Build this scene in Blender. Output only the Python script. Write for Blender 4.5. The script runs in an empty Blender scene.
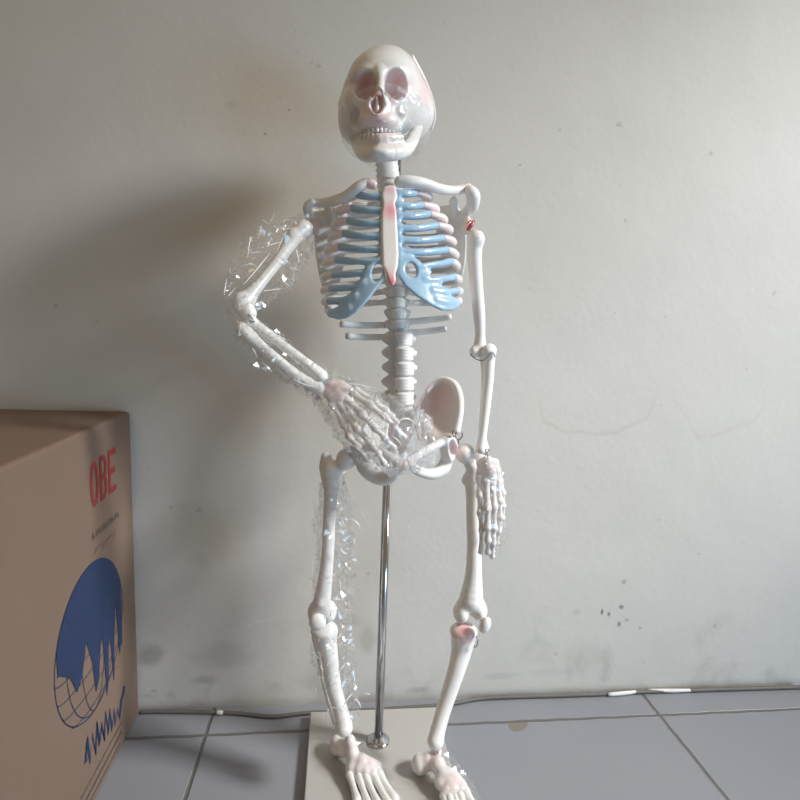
import bpy, math, random
import numpy as np
from mathutils import Vector

random.seed(7)
RNG = np.random.default_rng(7)
scene = bpy.context.scene
COL = scene.collection

# ------------------------------------------------------------------ camera
FPX = 560.0
YAW, PITCH, ROLL = [math.radians(a) for a in (6.4917, 7.8449, 2.1192)]
CAM_H = 0.53
fwd = np.array([math.sin(YAW)*math.cos(PITCH), math.cos(YAW)*math.cos(PITCH), -math.sin(PITCH)])
r0 = np.array([math.cos(YAW), -math.sin(YAW), 0.0]); u0 = np.cross(r0, fwd)
rgt = r0*math.cos(ROLL) + u0*math.sin(ROLL)
upv = u0*math.cos(ROLL) - r0*math.sin(ROLL)
cam_data = bpy.data.cameras.new('camera')
cam_data.sensor_width = 36; cam_data.lens = 36*FPX/800; cam_data.clip_start = 0.02
cam = bpy.data.objects.new('camera', cam_data); COL.objects.link(cam)
from mathutils import Matrix
M = Matrix(((rgt[0], upv[0], -fwd[0], 0), (rgt[1], upv[1], -fwd[1], 0), (rgt[2], upv[2], -fwd[2], CAM_H), (0, 0, 0, 1)))
cam.matrix_world = M
scene.camera = cam

def P(px, py, Y):
    """sight line through a measured picture point, met at depth Y (metres)"""
    v = fwd + (px-400)/FPX*rgt - (py-400)/FPX*upv
    q = v*Y/v[1]; q[2] += CAM_H
    return q
def G(px, py, z=0.0):
    v = fwd + (px-400)/FPX*rgt - (py-400)/FPX*upv
    q = v*(CAM_H-z)/-v[2]; q[2] += CAM_H
    return q
U = 0.00109            # metres spanned by one measured unit on the model
WALL_Y = 0.722
ROOT = np.array([0.0595, 0.56, 0.0])     # base of the anatomical model
Zero = np.zeros(3)

# ------------------------------------------------------------------ materials
def new_mat(name):
    m = bpy.data.materials.new(name); m.use_nodes = True
    nt = m.node_tree; nt.nodes.clear()
    out = nt.nodes.new('ShaderNodeOutputMaterial')
    return m, nt, out
def N(nt, t, **kw):
    n = nt.nodes.new(t)
    for k, v in kw.items(): setattr(n, k, v)
    return n
def principled(name, col, rough=0.5, metal=0.0, noise=0.0, nscale=30, bump=0.0, bscale=80, coat=0.0, col2=None):
    m, nt, out = new_mat(name)
    b = N(nt, 'ShaderNodeBsdfPrincipled')
    b.inputs['Roughness'].default_value = rough; b.inputs['Metallic'].default_value = metal
    b.inputs['Coat Weight'].default_value = coat; b.inputs['Coat Roughness'].default_value = 0.08
    b.inputs['Base Color'].default_value = (*col, 1)
    tc = N(nt, 'ShaderNodeTexCoord')
    if noise or col2:
        n = N(nt, 'ShaderNodeTexNoise'); n.inputs['Scale'].default_value = nscale; n.inputs['Detail'].default_value = 5
        nt.links.new(tc.outputs['Object'], n.inputs['Vector'])
        r = N(nt, 'ShaderNodeMix', data_type='RGBA')
        c2 = col2 or tuple(c*(1-noise) for c in col)
        r.inputs['A'].default_value = (*col, 1); r.inputs['B'].default_value = (*c2, 1)
        nt.links.new(n.outputs['Fac'], r.inputs['Factor']); nt.links.new(r.outputs['Result'], b.inputs['Base Color'])
    if bump:
        n2 = N(nt, 'ShaderNodeTexNoise'); n2.inputs['Scale'].default_value = bscale; n2.inputs['Detail'].default_value = 4
        nt.links.new(tc.outputs['Object'], n2.inputs['Vector'])
        bp = N(nt, 'ShaderNodeBump'); bp.inputs['Strength'].default_value = bump; bp.inputs['Distance'].default_value = 0.002
        nt.links.new(n2.outputs['Fac'], bp.inputs['Height']); nt.links.new(bp.outputs['Normal'], b.inputs['Normal'])
    nt.links.new(b.outputs[0], out.inputs[0])
    return m
def bone_material(name, base, tint, rough=0.32):
    """moulded plastic with sprayed colour stored in the 'tint' vertex attribute"""
    m, nt, out = new_mat(name)
    b = N(nt, 'ShaderNodeBsdfPrincipled'); b.inputs['Roughness'].default_value = rough
    b.inputs['Coat Weight'].default_value = 0.35; b.inputs['Coat Roughness'].default_value = 0.12
    tc = N(nt, 'ShaderNodeTexCoord'); n = N(nt, 'ShaderNodeTexNoise'); n.inputs['Scale'].default_value = 60; n.inputs['Detail'].default_value = 4
    nt.links.new(tc.outputs['Object'], n.inputs['Vector'])
    at = N(nt, 'ShaderNodeAttribute', attribute_name='tint')
    mul = N(nt, 'ShaderNodeMath', operation='MULTIPLY_ADD'); mul.inputs[1].default_value = 0.9; mul.inputs[2].default_value = 0.42
    nt.links.new(n.outputs['Fac'], mul.inputs[0])
    m2 = N(nt, 'ShaderNodeMath', operation='MULTIPLY', use_clamp=True)
    nt.links.new(at.outputs['Fac'], m2.inputs[0]); nt.links.new(mul.outputs[0], m2.inputs[1])
    mx = N(nt, 'ShaderNodeMix', data_type='RGBA'); mx.inputs['A'].default_value = (*base, 1); mx.inputs['B'].default_value = (*tint, 1)
    nt.links.new(m2.outputs[0], mx.inputs['Factor']); nt.links.new(mx.outputs['Result'], b.inputs['Base Color'])
    n2 = N(nt, 'ShaderNodeTexNoise'); n2.inputs['Scale'].default_value = 220; nt.links.new(tc.outputs['Object'], n2.inputs['Vector'])
    bp = N(nt, 'ShaderNodeBump'); bp.inputs['Strength'].default_value = 0.12; bp.inputs['Distance'].default_value = 0.001
    nt.links.new(n2.outputs['Fac'], bp.inputs['Height']); nt.links.new(bp.outputs['Normal'], b.inputs['Normal'])
    nt.links.new(b.outputs[0], out.inputs[0])
    return m
def film_material(name, haze=0.04, gloss=1.0, bscale=55, tint=(1, 1, 1)):
    m, nt, out = new_mat(name)
    tr = N(nt, 'ShaderNodeBsdfTransparent'); tr.inputs[0].default_value = (*tint, 1)
    gl = N(nt, 'ShaderNodeBsdfGlossy'); gl.inputs['Roughness'].default_value = 0.09
    df = N(nt, 'ShaderNodeBsdfDiffuse'); df.inputs[0].default_value = (0.85, 0.87, 0.88, 1)
    tc = N(nt, 'ShaderNodeTexCoord')
    n = N(nt, 'ShaderNodeTexNoise'); n.inputs['Scale'].default_value = bscale; n.inputs['Detail'].default_value = 2
    nt.links.new(tc.outputs['Object'], n.inputs['Vector'])
    bp = N(nt, 'ShaderNodeBump'); bp.inputs['Strength'].default_value = 0.35; bp.inputs['Distance'].default_value = 0.004
    nt.links.new(n.outputs['Fac'], bp.inputs['Height']); nt.links.new(bp.outputs['Normal'], gl.inputs['Normal'])
    lw = N(nt, 'ShaderNodeLayerWeight'); lw.inputs['Blend'].default_value = 0.5
    pw = N(nt, 'ShaderNodeMath', operation='POWER'); pw.inputs[1].default_value = 4.0
    nt.links.new(lw.outputs['Facing'], pw.inputs[0])
    sc = N(nt, 'ShaderNodeMath', operation='MULTIPLY_ADD', use_clamp=True); sc.inputs[1].default_value = 0.12*gloss; sc.inputs[2].default_value = 0.085*gloss
    nt.links.new(pw.outputs[0], sc.inputs[0])
    m1 = N(nt, 'ShaderNodeMixShader'); m1.inputs[0].default_value = haze
    nt.links.new(tr.outputs[0], m1.inputs[1]); nt.links.new(df.outputs[0], m1.inputs[2])
    m2 = N(nt, 'ShaderNodeMixShader'); nt.links.new(sc.outputs[0], m2.inputs[0])
    nt.links.new(m1.outputs[0], m2.inputs[1]); nt.links.new(gl.outputs[0], m2.inputs[2])
    nt.links.new(m2.outputs[0], out.inputs[0])
    return m

WHITE = bone_material('white_bone_plastic', (0.81, 0.805, 0.79), (0.80, 0.42, 0.44))
PINKY = bone_material('pinkish_bone_plastic', (0.80, 0.765, 0.76), (0.78, 0.42, 0.45))
STERN = bone_material('sternum_plastic', (0.86, 0.82, 0.81), (0.82, 0.22, 0.27))
BLUE = bone_material('blue_cartilage_plastic', (0.34, 0.52, 0.68), (0.2, 0.4, 0.6), rough=0.22)
CHROME = principled('chrome', (0.62, 0.63, 0.65), 0.16, 1.0)
STEEL = principled('thin_steel_wire', (0.30, 0.29, 0.28), 0.3, 1.0)
DISC = principled('grey_disc_plastic', (0.56, 0.60, 0.61), 0.45)
BOARD = principled('off_white_board', (0.45, 0.44, 0.42), 0.42, noise=0.08, nscale=14)
CARD = principled('brown_cardboard', (0.20, 0.135, 0.10), 0.85, noise=0.16, nscale=9, bump=0.15, bscale=60)
RED = principled('red_print', (0.28, 0.03, 0.03), 0.7, noise=0.2, nscale=90)
BLUEINK = principled('blue_print', (0.014, 0.034, 0.10), 0.7, noise=0.25, nscale=70)
DARKINK = principled('dark_print', (0.06, 0.05, 0.06), 0.7)
CABLE = principled('grey_cable', (0.15, 0.145, 0.135), 0.6, noise=0.25, nscale=60)
TAPE = principled('white_tape', (0.7, 0.7, 0.68), 0.4)
FILM = film_material('clear_film', haze=0.035)
FOG = film_material('clear_film_foggy', haze=0.09, gloss=0.7)
FILM2 = film_material('clear_film_hazy', haze=0.12, gloss=0.8, bscale=80)
REDSPOT = principled('red_paint', (0.45, 0.06, 0.08), 0.4)

# ------------------------------------------------------------------ objects
def tag(o, label=None, cat=None, group=None, kind=None):
    if label: o['label'] = label
    if cat: o['category'] = cat
    if group: o['group'] = group
    if kind: o['kind'] = kind
    return o
def empty(name, loc):
    o = bpy.data.objects.new(name, None); o.location = tuple(loc); o.empty_display_size = 0.02
    COL.objects.link(o); return o
def mesh_obj(name, V, F, mat, parent=None, origin=ROOT, smooth=True, tint=None):
    V = np.asarray(V, dtype=np.float64)
    me = bpy.data.meshes.new(name)
    me.from_pydata((V-origin).tolist(), [], [tuple(int(i) for i in f) for f in F]); me.update()
    if smooth: me.polygons.foreach_set('use_smooth', [True]*len(me.polygons))
    if tint is not None:
        a = me.attributes.new('tint', 'FLOAT', 'POINT'); a.data.foreach_set('value', np.asarray(tint, dtype=np.float32))
    me.materials.append(mat)
    o = bpy.data.objects.new(name, me); COL.objects.link(o)
    if parent is None: o.location = tuple(origin)
    else: o.parent = parent
    return o

# ------------------------------------------------------------------ implicit surfaces
def smin(a, b, k):
    h = np.clip(0.5+0.5*(b-a)/k, 0, 1); return b*(1-h)+a*h-k*h*(1-h)
def smax(a, b, k): return -smin(-a, -b, k)
class Solid:
    def __init__(s): s.ops = []; s.lo = np.full(3, 1e9); s.hi = np.full(3, -1e9)
    def _bb(s, pts, r):
        pts = np.atleast_2d(pts); s.lo = np.minimum(s.lo, pts.min(0)-r); s.hi = np.maximum(s.hi, pts.max(0)+r)
    def add(s, f, k=0.002): s.ops.append(('u', f, k)); return s
    def cut(s, f, k=0.001): s.ops.append(('s', f, k)); return s
    def cap(s, a, b, ra, rb=None, k=0.002, cut=False):
        a = np.array(a, float); b = np.array(b, float); rb = ra if rb is None else rb
        ba = b-a; L = max(ba@ba, 1e-12)
        def f(X, Y, Z):
            t = np.clip(((X-a[0])*ba[0]+(Y-a[1])*ba[1]+(Z-a[2])*ba[2])/L, 0, 1)
            return np.sqrt((X-a[0]-ba[0]*t)**2+(Y-a[1]-ba[1]*t)**2+(Z-a[2]-ba[2]*t)**2)-(ra+(rb-ra)*t)
        if cut: return s.cut(f, k)
        s._bb([a, b], max(ra, rb)); return s.add(f, k)
    def chain(s, pts, rad, k=0.002, cut=False, flat=1.0):
        pts, rad = spline(pts, rad, 4)
        pts = [np.array(p, float) for p in pts]
        def f(X, Y, Z):
            d = None
            for a, b, ra, rb in zip(pts[:-1], pts[1:], rad[:-1], rad[1:]):
                ba = b-a; L = max(ba@ba, 1e-12)
                t = np.clip(((X-a[0])*ba[0]+(Y-a[1])*ba[1]+(Z-a[2])*ba[2])/L, 0, 1)
                e = np.sqrt((X-a[0]-ba[0]*t)**2+((Y-a[1]-ba[1]*t)/flat)**2+(Z-a[2]-ba[2]*t)**2)-(ra+(rb-ra)*t)
                d = e if d is None else np.minimum(d, e)
            return d*min(1, flat) if flat < 1 else d
        if cut: return s.cut(f, k)
        s._bb(pts, max(rad)*max(1, flat)); return s.add(f, k)
    def ell(s, c, r, k=0.002, cut=False, rz=0.0, ry=0.0):
        c = np.array(c, float); r = np.array([r]*3 if np.isscalar(r) else r, float)
        cy, sy, cz, sz = math.cos(ry), math.sin(ry), math.cos(rz), math.sin(rz)
        def f(X, Y, Z):
            x, y, z = X-c[0], Y-c[1], Z-c[2]
            x, y = x*cz+y*sz, -x*sz+y*cz
            x, z = x*cy+z*sy, -x*sy+z*cy
            k0 = np.sqrt((x/r[0])**2+(y/r[1])**2+(z/r[2])**2)
            k1 = np.sqrt((x/r[0]**2)**2+(y/r[1]**2)**2+(z/r[2]**2)**2)+1e-9
            return k0*(k0-1)/k1
        if cut: return s.cut(f, k)
        s._bb([c], r.max()); return s.add(f, k)
    def sheet(s, pts, th, k=0.002, cut=False, rnd=0.001, bow=None):
        """plate with outline pts (frontal x,z), following the depths of its outline"""
        pts = np.array(pts, float); q = pts[:, [0, 2]]; n = len(q)
        A = np.c_[q, np.ones(n)]; A2 = np.c_[A, (q[:, 0]-q[:, 0].mean())**2] if n > 6 else A
        co = np.linalg.lstsq(A2, pts[:, 1], rcond=None)[0]; mx = q[:, 0].mean()
        def f(X, Y, Z):
            x2, z2 = X[:, :1, :], Z[:, :1, :]
            d = None; s_ = np.ones(np.broadcast(x2, z2).shape)
            for i in range(n):
                a, b = q[i], q[i-1]
                ex, ez = b-a; wx, wz = x2-a[0], z2-a[1]
                t = np.clip((wx*ex+wz*ez)/max(ex*ex+ez*ez, 1e-12), 0, 1)
                dd = (wx-ex*t)**2+(wz-ez*t)**2
                d = dd if d is None else np.minimum(d, dd)
                c1 = z2 >= a[1]; c2 = z2 < b[1]; c3 = ex*wz > ez*wx
                s_ = np.where((c1 & c2 & c3) | (~c1 & ~c2 & ~c3), -s_, s_)
            d2 = s_*np.sqrt(d)
            yy = co[0]*x2+co[1]*z2+co[2]
            if len(co) > 3: yy = yy+co[3]*(x2-mx)**2
            if bow: yy = yy+bow(x2, z2)
            dz = np.abs(Y-yy)-th/2+rnd
            d2 = d2+rnd
            return np.sqrt(np.maximum(d2, 0)**2+np.maximum(dz, 0)**2)+np.minimum(np.maximum(d2, dz), 0)-rnd
        if cut: return s.cut(f, k)
        s._bb(pts, th); 
        return s.add(f, k)
    def mesh(s, vox=0.0009, grow=0.0):
        lo = s.lo-3*vox-grow; hi = s.hi+3*vox+grow
        ax = [np.arange(lo[i], hi[i]+vox, vox) for i in range(3)]
        X = ax[0][:, None, None]; Y = ax[1][None, :, None]; Z = ax[2][None, None, :]
        shp = tuple(len(a) for a in ax)
        D = np.full(shp, 1.0)
        first = True
        for t, f, k in s.ops:
            v = f(X, Y, Z)
            if t == 'u':
                D = np.broadcast_to(v, shp).copy() if first else smin(D, v, k); first = False
            else: D = smax(D, -v, k)
        return surface_nets(D, lo, vox)
def surface_nets(D, lo, h):
    ins = D < 0
    nx, ny, nz = D.shape
    acc = np.zeros((nx-1, ny-1, nz-1, 3)); cnt = np.zeros((nx-1, ny-1, nz-1))
    for axis in range(3):
        o1, o2 = [a for a in range(3) if a != axis]
        for d1 in (0, 1):
            for d2 in (0, 1):
                sa = [None]*3; sa[axis] = slice(0, -1); sb = [None]*3; sb[axis] = slice(1, None)
                for o, d in ((o1, d1), (o2, d2)):
                    sl = slice(d, D.shape[o]-1+d); sa[o] = sl; sb[o] = sl
                a = D[tuple(sa)]; b = D[tuple(sb)]
                m = (a < 0) != (b < 0)
                t = np.where(m, a/np.where(m, a-b, 1), 0)
                acc[..., axis] += np.where(m, t, 0)
                acc[..., o1] += m*d1; acc[..., o2] += m*d2
                cnt += m
    act = cnt > 0
    idx = np.full(act.shape, -1, dtype=np.int64); ii = np.argwhere(act); idx[act] = np.arange(len(ii))
    V = lo + h*(ii + acc[act]/cnt[act][:, None])
    quads = []
    for axis in range(3):
        o1, o2 = [(1, 2), (2, 0), (0, 1)][axis]
        sa = [slice(1, -1)]*3; sa[axis] = slice(0, -1); sb = list(sa); sb[axis] = slice(1, None)
        # interior grid edges only
        A = ins[tuple(sa)]; B = ins[tuple(sb)]
        for flip, m in ((False, A & ~B), (True, ~A & B)):
            e = np.argwhere(m)
            if not len(e): continue
            e = e + np.array([0 if a == axis else 1 for a in range(3)])
            def g(k1, k2):
                c = e.copy(); c[:, o1] -= k1; c[:, o2] -= k2; return idx[c[:, 0], c[:, 1], c[:, 2]]
            q = np.stack([g(1, 1), g(0, 1), g(0, 0), g(1, 0)], 1)
            quads.append(q[:, ::-1] if flip else q)
    F = np.concatenate(quads)
    F = F[(F >= 0).all(1)]
    return V, F
def spline(pts, rad, n=5):
    pts = [np.array(p, float) for p in pts]
    if len(pts) < 3: return pts, list(rad)
    P_, R_ = [], []
    for i in range(len(pts)-1):
        p0 = pts[max(i-1, 0)]; p1 = pts[i]; p2 = pts[i+1]; p3 = pts[min(i+2, len(pts)-1)]
        r_0 = rad[max(i-1, 0)]; r1 = rad[i]; r2 = rad[i+1]; r3 = rad[min(i+2, len(pts)-1)]
        for j in range(n):
            t = j/n
            w = (-.5*t+t*t-.5*t**3, 1-2.5*t*t+1.5*t**3, .5*t+2*t*t-1.5*t**3, -.5*t*t+.5*t**3)
            P_.append(w[0]*p0+w[1]*p1+w[2]*p2+w[3]*p3)
            R_.append(max(w[0]*r_0+w[1]*r1+w[2]*r2+w[3]*r3, 1e-4))
    P_.append(pts[-1]); R_.append(rad[-1])
    return P_, R_
def tint_of(V, spots):
    t = np.zeros(len(V))
    for c, r, a in spots:
        d = np.linalg.norm(V-np.array(c), axis=1)/r
        t = np.maximum(t, a*np.clip(1.25-d*1.0, 0, 1)**1.2)
    return t
def build(solid, name, mat, parent, spots=(), vox=0.0009, label=None, grow=0.0):
    V, F = solid.mesh(vox, grow)
    o = mesh_obj(name, V, F, mat, parent, tint=tint_of(V, spots))
    if label: o['label'] = label
    return o
def tube(pts, rad, sides=10, n=6, flat=None, cap=True):
    """swept tube; rad per point; flat = (thickness ratio, wide axis)"""
    if np.isscalar(rad): rad = [rad]*len(pts)
    pts, rad = spline(pts, rad, n)
    V, F = [], []
    up = np.array([0, 0, 1.0]); prev = None
    for i, p in enumerate(pts):
        t = pts[min(i+1, len(pts)-1)]-pts[max(i-1, 0)]; t = t/ (np.linalg.norm(t)+1e-12)
        if prev is None:
            a = np.cross(t, up if abs(t[2]) < .9 else np.array([1.0, 0, 0])); a /= np.linalg.norm(a)
        else:
            a = prev-t*(prev@t); a /= np.linalg.norm(a)
        prev = a; b = np.cross(t, a)
        for k in range(sides):
            th = 2*math.pi*k/sides
            V.append(p+rad[i]*(math.cos(th)*a*(flat[0] if flat else 1)+math.sin(th)*b*(flat[1] if flat else 1)))
    for i in range(len(pts)-1):
        for k in range(sides):
            F.append((i*sides+k, i*sides+(k+1) % sides, (i+1)*sides+(k+1) % sides, (i+1)*sides+k))
    if cap:
        F.append(tuple(range(sides))[::-1]); F.append(tuple((len(pts)-1)*sides+k for k in range(sides)))
    return np.array(V), F
def merge(parts):
    V, F, o = [], [], 0
    for v, f in parts:
        V.append(np.asarray(v)); F += [tuple(int(i)+o for i in q) for q in f]; o += len(v)
    return np.concatenate(V), F
def box(lo, hi):
    x0, y0, z0 = lo; x1, y1, z1 = hi
    V = [(x0, y0, z0), (x1, y0, z0), (x1, y1, z0), (x0, y1, z0), (x0, y0, z1), (x1, y0, z1), (x1, y1, z1), (x0, y1, z1)]
    return V, [(0, 3, 2, 1), (4, 5, 6, 7), (0, 1, 5, 4), (1, 2, 6, 5), (2, 3, 7, 6), (3, 0, 4, 7)]
def lathe(c, prof, n=32):
    V, F = [], []
    for r, z in prof:
        for k in range(n):
            a = 2*math.pi*k/n; V.append((c[0]+r*math.cos(a), c[1]+r*math.sin(a), c[2]+z))
    for i in range(len(prof)-1):
        for k in range(n): F.append((i*n+k, i*n+(k+1) % n, (i+1)*n+(k+1) % n, (i+1)*n+k))
    F.append(tuple(range(n))[::-1]); F.append(tuple((len(prof)-1)*n+k for k in range(n)))
    return V, F
def pts3(l, Y=None):
    return [P(p[0], p[1], p[2] if len(p) > 2 else Y) for p in l]
def bevel(o, w=0.001, seg=2):
    m = o.modifiers.new('bevel', 'BEVEL'); m.width = w; m.segments = seg; m.limit_method = 'ANGLE'

# ================================================================== SETTING
# plaster wall
def wall_material():
    m, nt, out = new_mat('old_painted_plaster')
    b = N(nt, 'ShaderNodeBsdfPrincipled'); b.inputs['Roughness'].default_value = 0.7
    b.inputs['Specular IOR Level'].default_value = 0.25
    tc = N(nt, 'ShaderNodeTexCoord')
    col = None
    base = N(nt, 'ShaderNodeMix', data_type='RGBA')
    base.inputs['A'].default_value = (0.56, 0.55, 0.52, 1); base.inputs['B'].default_value = (0.67, 0.66, 0.63, 1)
    n = N(nt, 'ShaderNodeTexNoise'); n.inputs['Scale'].default_value = 5; n.inputs['Detail'].default_value = 6
    nt.links.new(tc.outputs['Object'], n.inputs['Vector']); nt.links.new(n.outputs['Fac'], base.inputs['Factor'])
    col = base.outputs['Result']
    sep = N(nt, 'ShaderNodeSeparateXYZ'); nt.links.new(tc.outputs['Object'], sep.inputs[0])
    def math_(op, a, b_=None, clamp=False, c=None):
        q = N(nt, 'ShaderNodeMath', operation=op, use_clamp=clamp)
        for i, v in enumerate((a, b_, c)):
            if v is None: continue
            if isinstance(v, (int, float)): q.inputs[i].default_value = v
            else: nt.links.new(v, q.inputs[i])
        return q.outputs[0]
    def layer(fac, color):
        nonlocal col
        mx = N(nt, 'ShaderNodeMix', data_type='RGBA'); nt.links.new(fac, mx.inputs['Factor'])
        nt.links.new(col, mx.inputs['A']); mx.inputs['B'].default_value = (*color, 1); col = mx.outputs['Result']
    def noise(scale, detail=5, dist=0.0):
        q = N(nt, 'ShaderNodeTexNoise'); q.inputs['Scale'].default_value = scale; q.inputs['Detail'].default_value = detail
        q.inputs['Distortion'].default_value = dist
        nt.links.new(tc.outputs['Object'], q.inputs['Vector']); return q.outputs['Fac']
    def smooth(x, a, b_):
        q = N(nt, 'ShaderNodeMapRange', interpolation_type='SMOOTHSTEP'); nt.links.new(x, q.inputs[0])
        q.inputs[1].default_value = a; q.inputs[2].default_value = b_; return q.outputs[0]
    def spot(px, py, rx, rz, wob=0.35, ns=40):
        c = P(px, py, WALL_Y)
        dx = math_('MULTIPLY', math_('SUBTRACT', sep.outputs[0], float(c[0])), 1/rx)
        dz = math_('MULTIPLY', math_('SUBTRACT', sep.outputs[2], float(c[2])), 1/rz)
        d = math_('SQRT', math_('ADD', math_('MULTIPLY', dx, dx), math_('MULTIPLY', dz, dz)))
        return math_('ADD', d, math_('MULTIPLY', math_('SUBTRACT', noise(ns), 0.5), wob*3))
    # grubby lower band
    low = smooth(sep.outputs[2], 0.17, 0.0)
    grime = smooth(noise(16, 8, 0.6), 0.50, 0.72)
    layer(math_('MULTIPLY', math_('MULTIPLY', low, grime), 0.38), (0.27, 0.26, 0.24))
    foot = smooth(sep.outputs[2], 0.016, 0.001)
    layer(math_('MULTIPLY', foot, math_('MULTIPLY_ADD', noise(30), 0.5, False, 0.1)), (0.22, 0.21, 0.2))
    # fine specks
    layer(math_('MULTIPLY', smooth(noise(55, 2), 0.73, 0.78), 0.30), (0.25, 0.23, 0.2))
    # local stains: (x, y, rx, rz, strength, colour)
    for px, py, rx, rz, s, c in [
        (205, 535, .055, .045, .30, (0.42, 0.36, 0.26)), (225, 655, .05, .02, .22, (0.25, 0.25, 0.25)),
        (150, 655, .02, .018, .45, (0.2, 0.19, 0.18)), (205, 680, .02, .008, .35, (0.2, 0.2, 0.2)),
        (368, 640, .014, .022, .40, (0.33, 0.31, 0.27)), (345, 620, .03, .012, .3, (0.35, 0.33, 0.3)),
        (621, 607, .0045, .004, .8, (0.2, 0.19, 0.19)), (619, 624, .0035, .005, .8, (0.2, 0.19, 0.19)),
        (602, 612, .0022, .005, .9, (0.15, 0.14, 0.14)), (609, 614, .003, .004, .8, (0.2, 0.19, 0.19)),
        (627, 620, .004, .003, .5, (0.25, 0.24, 0.24)), (640, 628, .003, .003, .6, (0.3, 0.29, 0.29)),
        (577, 612, .008, .006, .35, (0.33, 0.33, 0.33)), (624, 582, .004, .004, .6, (0.3, 0.29, 0.29)),
        (560, 130, .0018, .0018, .5, (0.25, 0.22, 0.2)), (500, 545, .002, .002, .7, (0.2, 0.2, 0.2)),
        (265, 134, .0018, .0018, .6, (0.2, 0.18, 0.16)), (289, 110, .0015, .0015, .6, (0.2, 0.18, 0.16)),
        (520, 165, .002, .002, .5, (0.25, 0.23, 0.2)), (455, 386, .0015, .0015, .5, (0.25, 0.22, 0.2)),
        (232, 105, .009, .006, .18, (0.3, 0.28, 0.25)), (500, 676, .03, .006, .25, (0.3, 0.3, 0.3)),
        (420, 690, .02, .006, .4, (0.25, 0.25, 0.25)), (560, 672, .06, .006, .12, (0.3, 0.3, 0.3)),
    ]:
        layer(math_('MULTIPLY', smooth(spot(px, py, rx, rz), 1.25, 0.35), s), c)
    # dried water edge on the right: a wavering thin line
    def ring(px, py, rx, rz, width, s, c, gate):
        d = spot(px, py, rx, rz, 0.22, 14)
        r = smooth(math_('ABSOLUTE', math_('SUBTRACT', d, 1.0)), width, 0.0)
        layer(math_('MULTIPLY', math_('MULTIPLY', r, gate), s), c)
    below = smooth(sep.outputs[2], 0.47, 0.40)
    ring(600, 385, .09, .068, .06, .22, (0.40, 0.36, 0.30), below)
    ring(720, 375, .075, .085, .06, .16, (0.42, 0.38, 0.32), below)
    # pale scuff arcs on the left
    ring(230, 540, .12, .13, .02, .25, (0.78, 0.77, 0.75), smooth(noise(6), 0.45, 0.6))
    nt.links.new(col, b.inputs['Base Color'])
    h1 = noise(7, 8); h2 = noise(120, 3)
    h = math_('ADD', h1, math_('MULTIPLY', h2, 0.10))
    bp = N(nt, 'ShaderNodeBump'); bp.inputs['Strength'].default_value = 0.35; bp.inputs['Distance'].default_value = 0.006
    nt.links.new(h, bp.inputs['Height']); nt.links.new(bp.outputs['Normal'], b.inputs['Normal'])
    nt.links.new(b.outputs[0], out.inputs[0])
    return m
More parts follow.
